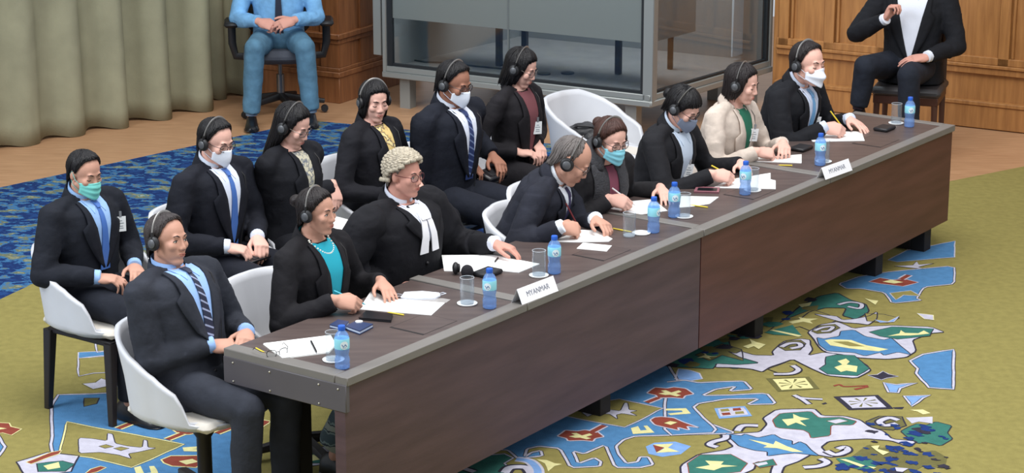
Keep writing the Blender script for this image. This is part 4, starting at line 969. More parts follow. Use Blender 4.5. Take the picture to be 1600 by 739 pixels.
    def band(h0, h1, r0, r1, gap, thick, g, mi=0):
        rows = []
        for j in range(5):
            k = j/4; h = h0+(h1-h0)*k; c, fd, ud = sp(h); rr = (r0+(r1-r0)*k)*s; row = []
            for be in np.linspace(gap, 2*PI-gap, 30):
                row.append(c+fd*(rr*math.cos(be)*.95)+Lf*rr*math.sin(be)*1.05+ud*(-.032*s*math.cos(be)))
            rows.append(row)
        cc = sp((h0+h1)/2)[0]
        g.grid(rows, lambda p: nrm((p-cc)*A(1, 1, .2))*thick*1.0, mi)
    if collar: band(.448, .500, .086 if not fem else .078, .068 if not fem else .060, .8, .008, J)
    jk = obj('jacket', J, [sm, mat('button_dark', (30, 30, 34), rough=.35)], t, sharp=False)
    # ---- shirt front
    if vee:
        SH = G()
        rows = [[(ve(h)*x, h) for x in np.linspace(-1, 1, 9)] for h in [hb+.004]+hr[1:]]
        sheet(rows, .0065, .003, 0, SH)
        if vee == 'shirt':
            band(.452, .516, .064, .0575, .20, .004, SH)
            for sd in (-1, 1): sheet([[(sd*.005, .466), (sd*.030, .470), (sd*.056, .474)], [(sd*.016, .444), (sd*.034, .450), (sd*.056, .458)], [(sd*.036, .416), (sd*.040, .424), (sd*.046, .440)]], .010, .003, 0, SH)
        elif vee == 'round':
            band(.446, .482, .062, .054, .05, .004, SH)
        CUFFS = []
        if cuff:
            for nm, ar in arms.items():
                dn = nrm(ar['W']-ar['E']); CU = G(); CU.tube([ar['W']-dn*.03, ar['W']+dn*.012, ar['W']+dn*.016], [.037*s, .035*s, .030*s], 16); CUFFS.append(CU)
        shm_later = 0
        shm = shirt if isinstance(shirt, bpy.types.Material) else mat('shirt_%d_%d_%d' % shirt, shirt, rough=.75, bump=.12, bscale=50)
        obj('shirt' if vee != 'round' else 'blouse', SH, shm, t)
        for CU in CUFFS: obj('shirt_cuff', CU, shm, t)
    if tie:
        TI = G(); w = .019; two = isinstance(tie, tuple); nk = 40 if two else 10
        sheet([[(-.017, .470), (0, .472), (.017, .470)], [(-.015, .455), (0, .455), (.015, .455)], [(-.010, .440), (0, .440), (.010, .440)]], .016, .007, 0, TI)
        ks = np.linspace(0, 1, nk)
        for i in range(nk-1):
            sheet([[((.010+.020*k)*x, .442-(.442-hb+.01)*k-(.012*x if two and 0 < k < 1 else 0)) for x in (-1, -.5, 0, .5, 1)] for k in (ks[i], ks[i+1])], .0125, .004, 1 if two and i % 4 == 3 else 0, TI) if two else None
        if not two: sheet([[((.010+.020*k)*x, .442-(.442-hb+.01)*k) for x in (-1, -.5, 0, .5, 1)] for k in ks], .0125, .004, 0, TI)
        obj('tie', TI, list(tie) if two else tie, t)
    if badge:
        l, h = badge; BD = G(); k = .026; kh = .036
        c = D(l, h, .018); _, fd, ud = sp(h); fd = nrm(fd+1.1*A(-c[0]*.03, -1, .1)); side = nrm(np.cross(ud, fd)); ud = np.cross(fd, side)
        BD.box(c, (.002, k, kh), R=np.stack([fd, side, ud], 1))
        for i, (a, b) in enumerate(((.016, .3), (.004, .6), (-.010, .45), (-.02, .5))):
            BD.box(c+fd*.0022+ud*a, (.0004, k*b, .0016), R=np.stack([fd, side, ud], 1), mi=1)
        BD.box(c+ud*(kh+.012), (.003, .006, .014), R=np.stack([fd, side, ud], 1), mi=2)
        obj('badge', BD, [BADGE, BADGED, CLIP], t, smooth=False)
    # ---- head dress
    s = s*hk
    if hair: obj('hair', to_head(hair_geo(hair, s)), hairm(hairc), t, sharp=False)
    if wig: obj('wig', to_head(wig_geo(s)), mat('wig_curls', (176, 166, 148), rough=.9, var=.3, vscale=60, bump=.5, bscale=90), t, sharp=False)
    if headset:
        big = 1.0; hx = obj('headset', to_head(G().tube([A(-.006-.016*math.sin(a), .0965*math.cos(a), -.004+.136*math.sin(a))*s for a in np.linspace(0.05, PI-.05, 25)], [(.0035*s, .0085*s)]*25, 8)), HSETG, t)
        for sd in (-1, 1):
            cR = Rx(-sd*PI/2)
            g = G(); g.lathe([(.0, -.016), (.026, -.016), (.034, -.008), (.036, 0), (.034, .008), (.028, .012), (.0, .013)], n=22)
            g.v = [tuple((A(-.006, sd*.092, -.008)+cR@np.asarray(p))*s) for p in g.v]
            g.tube([A(-.006, sd*.1, .015)*s, A(-.008, sd*.099, .045)*s], .006*s, 8)
            ear = obj('ear_cup', to_head(g), HSETB, hx)
            g = G(); g.lathe([(.0, .0135), (.020, .0135), (.0215, .016), (.018, .0185), (0, .019)], n=18); g.v = [tuple((A(-.006, sd*.092, -.008)+cR@np.asarray(p))*s) for p in g.v]
            if sd > 0 and vee:
                pts = [D(.125, .435, -.004), D(.118, .41, .010), D(.105, .33, .012), D(.085, .22, .012), D(.06, .12, .014), D(.045, .05, .018)]
                obj('cable', G().tube(pts, .0022, 6), HSETB, hx)
            cap = obj('ear_cup_disc', to_head(g), HSETC, hx)
    if glasses:
        a, b = glasses_geo(s, 1.0); gf = obj('glasses', to_head(a), glasses if isinstance(glasses, bpy.types.Material) else GLASSF, t); obj('lenses', to_head(b), LENS, gf, smooth=False)
    if mask: obj('face_mask', to_head(mask_geo(mask[0], s)), MASKM[mask[1]], t, sharp=False)
    if extra: extra(key, PEOPLE[key])
    return t
def wrinkle(v, amp, sc, seed=0, crease=0, wt=None):
    out = np.array(v)
    for i, p in enumerate(v):
        q = Vector((p[0]*sc+seed, p[1]*sc, p[2]*sc*1.6)); n = noise.noise_vector(q)
        m = noise.noise(q*2.3); k = amp*(.6+1.2*abs(m))
        if wt is not None: k *= wt[i]
        out[i] = p+np.array(n)*k
        if crease: out[i][2] -= crease*(1 if wt is None else wt[i])*max(0, .22-abs(noise.noise(Vector((p[0]*7+seed, p[1]*7, p[2]*15)))))/.22
    return out
# ------------------------------------------------------------------ the people at the desks and behind
def stripes(name, c1, c2, scale=55, rot=(0, .6, .6)):
    m = bpy.data.materials.new(name); m.use_nodes = True; nt = m.node_tree; b = nt.nodes['Principled BSDF']; b.inputs['Roughness'].default_value = .55
    tc = nt.nodes.new('ShaderNodeTexCoord'); mp = nt.nodes.new('ShaderNodeMapping'); mp.inputs['Rotation'].default_value = rot; nt.links.new(tc.outputs['Object'], mp.inputs[0])
    w = nt.nodes.new('ShaderNodeTexWave'); w.inputs['Scale'].default_value = scale/6.28; nt.links.new(mp.outputs[0], w.inputs['Vector'])
    r = nt.nodes.new('ShaderNodeValToRGB'); r.color_ramp.elements[0].color = (*lin(c1), 1); r.color_ramp.elements[1].color = (*lin(c2), 1); r.color_ramp.elements[0].position = .55; r.color_ramp.elements[1].position = .75
    nt.links.new(w.outputs['Fac'], r.inputs['Fac']); nt.links.new(r.outputs[0], b.inputs['Base Color']); return m
def blotch(name, cols, scale=30):
    m = bpy.data.materials.new(name); m.use_nodes = True; nt = m.node_tree; b = nt.nodes['Principled BSDF']; b.inputs['Roughness'].default_value = .7
    tc = nt.nodes.new('ShaderNodeTexCoord'); w = nt.nodes.new('ShaderNodeTexNoise'); w.inputs['Scale'].default_value = scale; nt.links.new(tc.outputs['Object'], w.inputs['Vector'])
    r = nt.nodes.new('ShaderNodeValToRGB'); r.color_ramp.interpolation = 'CONSTANT'; e = r.color_ramp.elements; n = len(cols)
    e[0].color = (*lin(cols[0]), 1); e[0].position = 0; e[1].color = (*lin(cols[1]), 1); e[1].position = .46
    for i, c in enumerate(cols[2:]): k = e.new(.53+.07*i); k.color = (*lin(c), 1)
    nt.links.new(w.outputs['Fac'], r.inputs['Fac']); nt.links.new(r.outputs[0], b.inputs['Base Color']); return m
def bands(name):
    m = bpy.data.materials.new(name); m.use_nodes = True; nt = m.node_tree; b = nt.nodes['Principled BSDF']; b.inputs['Roughness'].default_value = .8
    tc = nt.nodes.new('ShaderNodeTexCoord'); mp = nt.nodes.new('ShaderNodeMapping'); mp.inputs['Rotation'].default_value = (0, PI/2, 0); nt.links.new(tc.outputs['Object'], mp.inputs[0])
    w = nt.nodes.new('ShaderNodeTexWave'); w.inputs['Scale'].default_value = 3.2; w.inputs['Distortion'].default_value = 1.5; w.inputs['Detail Scale'].default_value = 7; nt.links.new(mp.outputs[0], w.inputs['Vector'])
    r = nt.nodes.new('ShaderNodeValToRGB'); r.color_ramp.interpolation = 'CONSTANT'; e = r.color_ramp.elements
    e[0].color = (*lin((66, 84, 92)), 1); e[1].position = .35; e[1].color = (*lin((120, 138, 138)), 1); k = e.new(.62); k.color = (*lin((40, 50, 62)), 1); k = e.new(.8); k.color = (*lin((150, 156, 146)), 1)
    nt.links.new(w.outputs['Fac'], r.inputs['Fac']); nt.links.new(r.outputs[0], b.inputs['Base Color']); return m
METALG = mat('glasses_metal', (120, 112, 108), rough=.3, metal=.7); REDG = mat('glasses_red', (84, 34, 40), rough=.35)
def pearls(k, P):
    g = G(); sp = P['sp']
    for i in range(25):
        b = -1.9+3.8*i/24; l = .062*math.sin(b); h = .478-.055*max(0, math.cos(b))**1.2
        g.ell(P['D'](l, h, .006), .0048, nu=8, nv=6)
    obj('pearl_necklace', g, mat('pearl', (232, 226, 214), rough=.25), P['thing'])
def jabot(k, P):
    g = G()
    for sd in (-1, 1): P['sheet']([[(sd*(.004+.018*fr)+sd*x*(.022+.016*fr),   .458-.19*fr) for x in (-.2, 0, .6, 1.15)] for fr in np.linspace(0, 1, 8)], .017, .004, 0, g)
    P['sheet']([[(x*.032, .468-.05*fr) for x in (-1, -.5, 0, .5, 1)] for fr in (0, .5, 1)], .021, .005, 0, g)
    obj('neck_bands', g, mat('white_linen', (236, 236, 240), rough=.7, bump=.15), P['thing'])
    # wide gathered robe sleeves
    g = G()
    for nm, ar in P['arms'].items():
        S, E, Wr = ar['S'], ar['E'], ar['W']; M_ = E*.45+Wr*.55
        g.tube([S+A(0, 0, .02), S*.5+E*.5, E, M_], [(.085, .085), (.090, .086), (.095, .085), (.082, .075)], 18); g.ell(E, .09); g.ell(S, .088)
    v, f = vox(g, .011, 4); v = wrinkle(v, .011, 10, 5)
    obj('robe_sleeves', G().add(v, f), cloth('robe_black', (24, 24, 29)), P['thing'], sharp=False, fix=False)
def scarf(k, P):
    g = G()
    for sd in (-1, 1): P['sheet']([[(sd*(.035+.02*fr+w), .478-.40*fr) for w in (-.004, .018, .04, .062, .08)] for fr in np.linspace(0, 1, 14)], .011, .008, 0, g)
    c, f_, u_ = P['sp'](.48); rows = []
    for j in range(5):
        row = []
        for b in np.linspace(.55, 2*PI-.55, 26): row.append(c+f_*math.cos(b)*(.098-.008*j)+P['L']*math.sin(b)*(.105-.008*j)+u_*(.0+.013*j-.03*math.cos(b)))
        rows.append(row)
    g.grid(rows, lambda p: nrm((p-c)*A(1, 1, .1))*.012)
    obj('scarf', g, mat('scarf_wool', (58, 58, 62), rough=.95, var=.25, vscale=40, bump=.6, bscale=120), P['thing'], sharp=False)
def bands_tips(k, P): pass
def guardx(k, P):
    g = G(); c, f_, u_ = P['sp'](.02)
    pts = [c+f_*.135*math.cos(b)+P['L']*.185*math.sin(b) for b in np.linspace(0, 2*PI, 33)[:-1]]
    g.tube(pts, [(.018, .005)]*32, 8, ref=(0, 0, 1), closed=True); obj('belt', g, SHOEM, P['thing'])
    for nm, (hj, K, An, toe) in P['legs'].items():
        g = G(); g.tube([An+A(0, 0, .10), An+A(0, 0, -.01)], [.047, .043], 14); obj('sock', g, cloth('sock_grey', (110, 128, 150)), P['thing'])
def sockx(k, P):
    for nm, (hj, K, An, toe) in P['legs'].items():
        g = G(); g.tube([An+A(0, 0, .10), An+A(0, 0, -.02)], [.046, .042], 14); obj('sock', g, cloth('sock_dark', (52, 40, 48)), P['thing'])
person('lead', 'person leaning back in charcoal suit with striped tie at the near end of the desk', (262, 374), lean=-13, hd=(2, -4, -5), hair='side', hairc='pepper', skin='tan', suit=(46, 49, 58), shirt=(150, 186, 238), hb=.13,
       tie=(mat('tie_dark_navy', (34, 40, 64), rough=.5), mat('tie_pale_stripe', (150, 160, 190), rough=.5)), eyes='open', bulk=1.08, R=dict(p=(362, 541), z=.72, pose='fist', d=(.7, .6, -.1), n=(.2, -.4, .9)), L=dict(p=(383, 531), z=.74, pose='rest', d=(.6, -.75, -.1), n=(.1, .2, 1)), vw=.078)
person('teal', 'person in black blazer over turquoise blouse with pearls, writing with a turquoise pen', (496, 330), fem=True, lean=3, hd=(6, 2, 0), hair='tied', hairc='dark', hk=.83, skin='tan', suit=(27, 26, 30), vee='round', shirt=(20, 160, 182), hb=.06, vw=.062, cuff=False,
       eyes='open', R=dict(p=(556, 474), z=.80, pose='write', d=(.75, .5, -.15)), L=dict(p=(607, 455), z=.785, pose='flat', d=(.8, -.45, -.25)), skirt=bands('sarong_cloth'), extra=pearls, bulk=1.06)
person('counsel', 'person in curled barrister wig and black robe with white neck bands', (632, 272), lean=2, s=1.04, hd=(2, 3, 0), hair='thin', hk=.81, hairc='grey', skin='rose', suit=(24, 24, 29), shirt=(222, 226, 240), hb=.31, wig=True, headset=False, glasses=REDG,
       eyes='open', bulk=1.24, L=dict(p=(800, 389), z=.79, pose='rest', d=(.85, .25, -.2)), R=dict(p=(640, 440), z=.70, pose='rest'), extra=jabot, lapel=True)
person('bald', 'bald person in dark suit bent low over the paper, writing', (893, 250), yaw=ROWYAW+math.radians(18), lean=27, hd=(8, 34, 0), hair='bald', hk=.98, hairc='silver', skin='tan', suit=(36, 38, 48), shirt=(232, 238, 246), hb=.22, tie=mat('tie_plum', (58, 54, 92), rough=.5), glasses=METALG,
       badge=(.10, .24), bulk=1.08, R=dict(p=(902, 358), z=.80, pose='write', d=(.7, .5, -.2)), L=dict(p=(946, 352), z=.79, pose='rest', d=(.75, -.6, -.15)), hunch=.0)
person('scarfed', 'person in blue surgical mask and dark scarf, writing with a white pen', (955, 217), yaw=ROWYAW-math.radians(12), fem=True, lean=18, hd=(-6, 18, 0), hair='tied', hairc='brown', skin='light', suit=(34, 33, 36), vee='round', shirt=(128, 66, 84), hb=.08, vw=.045, cuff=False, lapel=False,
       mask=('surgical', 'blue'), glasses=GLASSF, R=dict(p=(978, 318), z=.80, pose='write', d=(.8, .45, -.2)), L=dict(p=(1040, 305), z=.785, pose='flat', d=(.8, -.45, -.2)), extra=scarf, bulk=1.1)
person('greymask', 'person in grey mask and black jacket with badge, head bowed, writing with yellow pencil', (1068, 167), fem=True, lean=16, s=1.03, hd=(2, 34, 0), hair='fringe', hairc='black', skin='light', suit=(30, 30, 34), shirt=(200, 214, 232), hb=.10, mask=('beak', 'grey'), glasses=GLASSF,
       badge=(.03, .27), cuff=False, R=dict(p=(1140, 277), z=.80, pose='write', d=(.8, .45, -.15)), L=dict(p=(1166, 265), z=.785, pose='rest', d=(.7, -.65, -.15)), bulk=1.05)
person('beige', 'person in pale beige blazer over green blouse with hands joined', (1160, 130), fem=True, lean=12, s=1.03, hd=(8, 14, 0), hair='bob', hairc='dark', skin='light', suit=(202, 188, 176), vee='round', shirt=(28, 104, 80), hb=.08, vw=.05, badge=(.045, .33), cuff=False,
       R=dict(p=(1208, 240), z=.79, pose='fist', d=(.7, .6, -.15), n=(.3, -.5, .8)), L=dict(p=(1226, 233), z=.80, pose='rest', d=(.55, -.8, -.15)), bulk=1.03)
person('rightmost', 'person in white duckbill mask and black suit with light blue tie, writing with yellow pencil', (1263, 99), lean=15, s=1.03, hk=.99, hd=(-14, 4, 0), hair='short', hairc='dark', skin='light', suit=(26, 27, 32), shirt=(206, 216, 236), hb=.10, tie=mat('tie_sky', (112, 168, 214), rough=.5), mask=('duck', 'white'),
       badge=(.07, .27), R=dict(p=(1312, 203), z=.80, pose='write', d=(.8, .4, -.15)), L=dict(p=(1343, 195), z=.785, pose='flat', d=(.85, -.3, -.2)), bulk=1.1)
# rear row
person('edge', 'person in teal surgical mask at the far left edge, rear row', (133, 270), lean=2, s=.97, hd=(-6, 14, 0), hair='short', hairc='black', skin='tan', suit=(28, 31, 40), shirt=(150, 186, 232), hb=.14, tie=mat('tie_blue', (70, 112, 186), rough=.5), mask=('surgical', 'teal'), headset=False, badge=(.12, .33), bulk=1.08)
person('beakblue', 'person in white folded mask and bright blue tie, looking down, rear row', (338, 220), lean=3, s=1.02, hd=(-2, 16, 0), hair='short', hairc='black', skin='light', suit=(26, 28, 37), shirt=(222, 230, 246), hb=.10, tie=mat('tie_blue', (70, 112, 186), rough=.5), mask=('beak', 'white'), glasses=GLASSF,
       R=dict(p=(382, 391), z=.66, pose='hold', d=(.75, .5, -.2)), L=dict(p=(409, 385), z=.66, pose='hold', d=(.75, -.5, -.3)), bulk=1.05)
person('longhair', 'long haired person in spectacles and black jacket, reading in the lap', (458, 195), fem=True, lean=2, s=1.04, hd=(8, 24, 0), hair='long', hairc='black', skin='light', suit=(25, 26, 32), vee='round', shirt=blotch('blouse_figured', [(196, 190, 168), (150, 150, 140), (100, 106, 120), (214, 206, 180)], 40), hb=.12, vw=.04, cuff=False, glasses=METALG,
       R=dict(p=(500, 326), z=.68, pose='rest'), L=dict(p=(527, 313), z=.69, pose='rest', d=(.55, -.3, -.75)))
person('yellow', 'person with chin length black hair, eyes lowered, in black blazer over yellow figured blouse', (585, 157), fem=True, lean=0, s=1.0, hd=(-26, 10, 0), hair='page', hairc='black', skin='light', suit=(26, 26, 32), vee='round', shirt=blotch('blouse_yellow', [(222, 196, 130), (204, 172, 104), (120, 104, 90), (232, 212, 150)], 30), hb=.10, vw=.045, cuff=False)
person('wallet', 'person in white mask and dark suit holding a black case on the lap, rear row', (710, 129), lean=4, s=1.08, hd=(0, 18, 0), hair='short', hairc='black', skin='brown', suit=(25, 28, 38), shirt=(226, 232, 246), hb=.12, tie=(mat('tie_navy', (40, 56, 104), rough=.5), mat('tie_grey_stripe', (112, 130, 172), rough=.5)), mask=('beak', 'white'), glasses=GLASSF,
       R=dict(p=(745, 263), z=.70, pose='hold', d=(.75, .5, -.1)), L=dict(p=(782, 257), z=.70, pose='rest', d=(.75, -.35, -.3)), bulk=1.12, cuff=False)
person('wine', 'slim person in spectacles and open black jacket over wine top with badge, rear row', (815, 105), fem=True, lean=4, s=1.03, hd=(10, 22, 0), hair='page', hairc='black', skin='light', suit=(30, 28, 32), vee='round', shirt=(116, 66, 72), hb=.02, vw=.06, badge=(.03, .26), cuff=False, glasses=METALG,
       L=dict(p=(846, 236), z=.68, pose='rest', d=(.7, -.5, -.3)), R=dict(p=(832, 240), z=.68, pose='rest'), bulk=.96)
# the guard by the curtain and the man by the wall
gr = aty((436, 45), 16.72); gy = -math.radians(84); gF = A(math.cos(gy), math.sin(gy), 0)
gA, gB = at((393, 178), .10), at((486, 173), .10)
def gl(p, dy): return aty(p, gr[1]+dy)
person('guard', 'uniformed guard in blue shirt and dark tie seated on an office chair by the curtain', (430, -60), yaw=gy, root=gr, seatz=.47, s=1.12, lean=-3, skin='rose', hair='short', hairc='dark', suit=(118, 170, 214), vee=None, lapel=False, collar=False, tie=mat('tie_ink', (26, 32, 52), rough=.6), hb=.06, trouser=(84, 122, 146), headset=False, cuff=False, eyes='open', bulk=1.0, jlen=.02,
       R=dict(w=gl((424, 40), -.33), pose='fist', d=(.35, .85, -.25), n=(.7, 0, .6)), L=dict(w=gl((440, 38), -.35), pose='rest', d=(.3, -.9, -.25), n=(.7, 0, .6)),
       legs=dict(R=dict(knee=aty((398, 76), gA[1]+.0), ankle=gA), L=dict(knee=aty((476, 74), gB[1]+.0), ankle=gB)), extra=guardx)
mr = at((1424, 112), .56); my = -math.radians(108)
def ml(p, dy): return aty(p, mr[1]+dy)
person('waller', 'person in open black jacket and white shirt on wooden chair by the panelled wall', (1425, -40), yaw=my, root=mr, seatz=.50, s=1.14, lean=-2, skin='rose', hair='short', hairc='dark', suit=(24, 25, 30), vee='shirt', vw=.10, hb=.05, shirt=(220, 224, 236), trouser=(34, 38, 48), headset=False, eyes='open', lapel=True,
       R=dict(w=ml((1392, 10), -.26), pose='fist', d=(.0, .35, .9), n=(-.2, -.9, .3), e=(.2, -.6, -.7)), L=dict(w=ml((1428, 92), -.34), pose='flat', d=(.35, -.85, -.15), n=(.3, .1, 1)),
       legs=dict(R=dict(knee=ml((1352, 104), -.36), ankle=ml((1342, 166), -.30), toe=A(-.35, -.9, 0)), L=dict(knee=ml((1420, 118), -.46), ankle=ml((1420, 215), -.45)*A(1, 1, 0)+A(0, 0, .10))), extra=sockx)
# chairs under them
for k, kind, lab in (('lead', 'star', 'white tub chair on star base, nearest, under the person in charcoal suit'), ('teal', 'star', 'white tub chair of the person in turquoise blouse'), ('counsel', 'star', 'white tub chair of the person in curled wig'),
                     ('bald', 'star', 'white tub chair behind the bald person bent over the desk'), ('scarfed', 'star', 'white tub chair of the person in blue mask and scarf'), ('greymask', 'star', 'white tub chair of the person in grey mask'), ('beige', 'star', 'white tub chair of the person in beige blazer'),
                     ('rightmost', 'star', 'white tub chair of the person at the far end of the desk'), ('edge', 'legs', 'white tub chair with dark legs at the left edge'), ('beakblue', 'legs', 'white tub chair of the person in bright blue tie'), ('longhair', 'legs', 'white tub chair of the long haired person'),
                     ('yellow', 'legs', 'white tub chair of the person in yellow blouse'), ('wallet', 'legs', 'white tub chair of the person holding a black case'), ('wine', 'legs', 'white tub chair of the slim person in wine top')):
    P = PEOPLE[k]; place_chair(kind, P['root']+P['F']*{'bald': .2, 'edge': .17, 'lead': .06, 'beakblue': .07, 'longhair': .05, 'yellow': .02, 'wallet': .0, 'wine': -.11}.get(k, -.05), P['yaw'], lab)
pe = at((938, 240), .45); place_chair('legs', pe, ROWYAW, 'empty white tub chair with a black bag on its seat')
# ------------------------------------------------------------------ guard's office chair, wooden chair, bag
OCB = mat('office_black', (22, 23, 27), rough=.5); OCG = mat('office_cloth', (72, 76, 86), rough=.9, bump=.2)
t = thing('office_chair', 'black office chair with grey seat and armrests under the seated guard', 'chair', (gr[0], gr[1], 0))
gR = Rz(gy)
def oc(x, y, z): return A(gr[0], gr[1], 0)+gR@A(x, y, z)
g = G(); g.box(oc(.04, 0, .475), (.27, .27, .05), R=gR, bev=.04); obj('seat', g, OCG, t)
g = G(); g.box(oc(-.27, 0, .88), (.035, .23, .30), R=gR@Ry(-.12), bev=.03); obj('backrest', g, OCB, t)
g = G(); g.tube([oc(-.1, 0, .39), oc(-.3, 0, .42), oc(-.32, 0, .6)], [(.03, .012)]*3, 8); obj('back_support', g, OCB, t)
for sd in (-1, 1):
    g = G(); g.tube([oc(-.02, sd*.2, .43), oc(-.02, sd*.33, .44), oc(-.02, sd*.355, .54), oc(-.02, sd*.355, .69)], [(.03, .014)]*4, 8); obj('armrest_post', g, OCB, t)
    g = G(); g.box(oc(.0, sd*.355, .70), (.14, .055, .02), R=gR, bev=.018); obj('armrest', g, OCB, t)
g = G(); g.lathe([(.03, .12), (.03, .30), (.016, .30), (.016, .43)], oc(0, 0, 0), 16); obj('column', g, mat('chrome_dark', (120, 122, 126), rough=.3, metal=.8), t)
for k in range(5):
    a = 2*PI*k/5+.3; d = A(math.cos(a), math.sin(a), 0); g = G()
    g.tube([oc(*(d*.02+A(0, 0, .13))), oc(*(d*.33+A(0, 0, .085)))], [(.03, .025), (.017, .02)], 10, ref=(0, 0, 1), pw=4); o = obj('base_arm', g, OCB, t)
    g = G(); cR = gR@Rz(a+PI/2)@Ry(PI/2); g.lathe([(.0, -.02), (.026, -.02), (.028, -.012), (.028, .012), (.026, .02), (0, .02)], oc(*(d*.33+A(0, 0, .028))), 16, R=cR); obj('castor', g, OCB, o)
WCH = mat('chair_wood', (70, 40, 28), rough=.45, var=.15); WSE = mat('chair_leather', (52, 50, 52), rough=.5)
t = thing('wooden_chair', 'brown wooden chair with dark seat by the panelled wall at right', 'chair', (mr[0], mr[1], 0)); mR = Rz(my)
def wc(x, y, z): return A(mr[0], mr[1], 0)+mR@A(x, y, z)
g = G(); g.box(wc(.02, 0, .455), (.24, .24, .035), R=mR, bev=.025); obj('seat', g, WSE, t)
g = G(); g.box(wc(.02, 0, .40), (.225, .225, .03), R=mR, bev=.005); obj('seat_frame', g, WCH, t)
for sx in (-1, 1):
    for sy in (-1, 1):
        g = G(); g.tube([wc(.02+sx*.2, sy*.2, .42 if sx > 0 else .98), wc(.02+sx*.2, sy*.2, .4), wc(.02+sx*.215, sy*.205, -.004)], [(.022, .022), (.022, .022), (.016, .016)], 10, ref=(1, 0, 0), pw=5); obj('leg', g, WCH, t)
g = G(); g.box(wc(-.2, 0, .82), (.02, .2, .12), R=mR, bev=.015); obj('backrest', g, WSE, t)
g = G(); pb = pe+A(-.09, .06, .02)
g.ell(pb+A(.0, .02, .075), (.15, .11, .07)); g.ell(pb+A(.07, -.04, .06), (.11, .08, .055)); g.ell(pb+A(-.08, .06, .06), (.10, .09, .06))
v, f = vox(g, .012, 4); v = wrinkle(v, .03, 9, 3)
t = thing('bag', 'crumpled black bag lying on the empty white chair', 'bag', pb)
obj('bag_body', G().add(v, f), mat('bag_black', (22, 22, 26), rough=.4, bump=.4, bscale=30), t, sharp=False)
g = G(); g.tube([pb+A(-.1, .03, .10), pb+A(-.05, -.03, .15), pb+A(.04, -.06, .15), pb+A(.1, -.05, .10)], .008, 8); obj('strap', g, mat('bag_strap', (30, 30, 34), rough=.5), t)
# ------------------------------------------------------------------ things on the desks
ZD = .7482
PAPER = mat('paper', (242, 242, 240), rough=.7); PAPER2 = mat('paper_warm', (232, 230, 224), rough=.7)
def sheet_of(pxs, label, h=.0016, cat='paper', name='paper_sheet', m=None, z=ZD, group='papers on the desks', curl=0):
    P = [at(p, z+h) for p in pxs]; c = sum(P)/len(P)
    g = G(); g.prism([(p[0], p[1]) for p in P], z+.0002, z+h)
    o = obj(name, g, m or PAPER, smooth=False); return tag(o, label, cat, group)
def stack(pxs, label, n=3, off=.004, name='note_pad'):
    """a pad of sheets: backing, pages"""
    P = [at(p, ZD+.004) for p in pxs]; c = sum(P)/len(P); t = thing(name, label, 'notepad', (c[0], c[1], ZD), 'papers on the desks')
    g = G(); g.prism([(p[0], p[1]) for p in P], ZD+.0002, ZD+.003); obj('backing', g, PAPER2, t, smooth=False)
    g = G(); g.prism([tuple((p+(c-p)*.012)[:2]) for p in P], ZD+.003, ZD+.0065); obj('pages', g, PAPER, t, smooth=False)
    return t
stack([(411, 537), (517, 524), (526, 538), (514, 551), (441, 560)], 'white notepad at the near end of the desk with a black pen on it')
sheet_of([(581, 452), (601, 465), (695, 473), (674, 492), (561, 483)], 'white papers under the hands of the person in turquoise blouse', .003)
sheet_of([(690, 398.5), (768, 398), (761, 425), (694, 423)], 'left white sheet before the person in curled wig', .003)
sheet_of([(742, 401), (764, 397), (843, 412), (811, 425), (765, 421)], 'right white sheet before the person in curled wig, overlapping the other', .0045)
sheet_of([(861, 377), (908, 359), (933, 360), (957, 373), (951, 377), (905, 378)], 'white paper under the hands of the bald person', .003)
sheet_of([(911, 379), (956, 383.5), (948, 392.5), (901, 388)], 'small blank white card lying before the bald person', .0022, cat='card', name='blank_card')
sheet_of([(944, 329), (988, 314), (1020, 311), (1043, 329), (1000, 335)], 'white paper the person in scarf writes on', .003)
sheet_of([(1064, 306), (1123, 307.5), (1109, 318), (1076, 323), (1061, 324)], 'loose white papers left of the pink phone', .003)
sheet_of([(1114, 293), (1141, 280), (1204, 270), (1204, 280), (1212, 282), (1212, 295)], 'white paper before the person in grey mask', .003)
sheet_of([(1167, 247), (1252.5, 241), (1252.5, 254.5), (1167, 251.5)], 'white paper before the person in beige blazer', .003)
sheet_of([(1268, 219), (1300, 206), (1346, 205), (1351, 219.5), (1270, 221)], 'white paper at the far end under the writing hand', .003)
def rodthing(name, label, cat, a, b, r, m, tipm=None, grp=None, tipl=.12, capm=None):
    a, b = np.asarray(a, float), np.asarray(b, float); t = thing(name, label, cat, (a+b)/2, grp); d = b-a
    g = G(); g.tube([a, a+d*(1-tipl)], r, 10); obj('barrel', g, m, t)
    g = G(); g.tube([a+d*(1-tipl), b], [r, r*.25], 10); obj('tip', g, tipm or m, t)
    if capm: g = G(); g.tube([a-d*.03, a+d*.04], r*1.08, 10); obj('end', g, capm, t)
    return t
YEL = mat('pencil_yellow', (224, 200, 60), rough=.45); PTIP = mat('pencil_tip', (196, 160, 120), rough=.6); BLKP = mat('pen_black', (24, 24, 28), rough=.3); WHP = mat('pen_white', (232, 232, 232), rough=.35); CYANP = mat('pen_turquoise', (70, 184, 206), rough=.3); REDP = mat('pen_dark_red', (92, 26, 32), rough=.3)
def lying(label, p, q, m=None, r=.0036, cat='pencil', name='pencil', z=ZD, tm=None): return rodthing(name, label, cat, at(p, z+r), at(q, z+r), r, m or YEL, tm or PTIP, 'pencils and pens lying on the desks')
lying('yellow pencil beside the spectacles at the near end', (400, 544), (415, 552)); lying('yellow pencil beside the black phone of the person in turquoise blouse', (631, 492), (604, 487.5))
lying('yellow pencil by the left hand of the bald person', (958, 357), (990, 363)); lying('yellow pencil beside the loose papers at the middle of the desk', (1106, 324), (1078, 320)); lying('yellow pencil lying before the person in beige blazer', (1238, 258.5), (1215, 258))
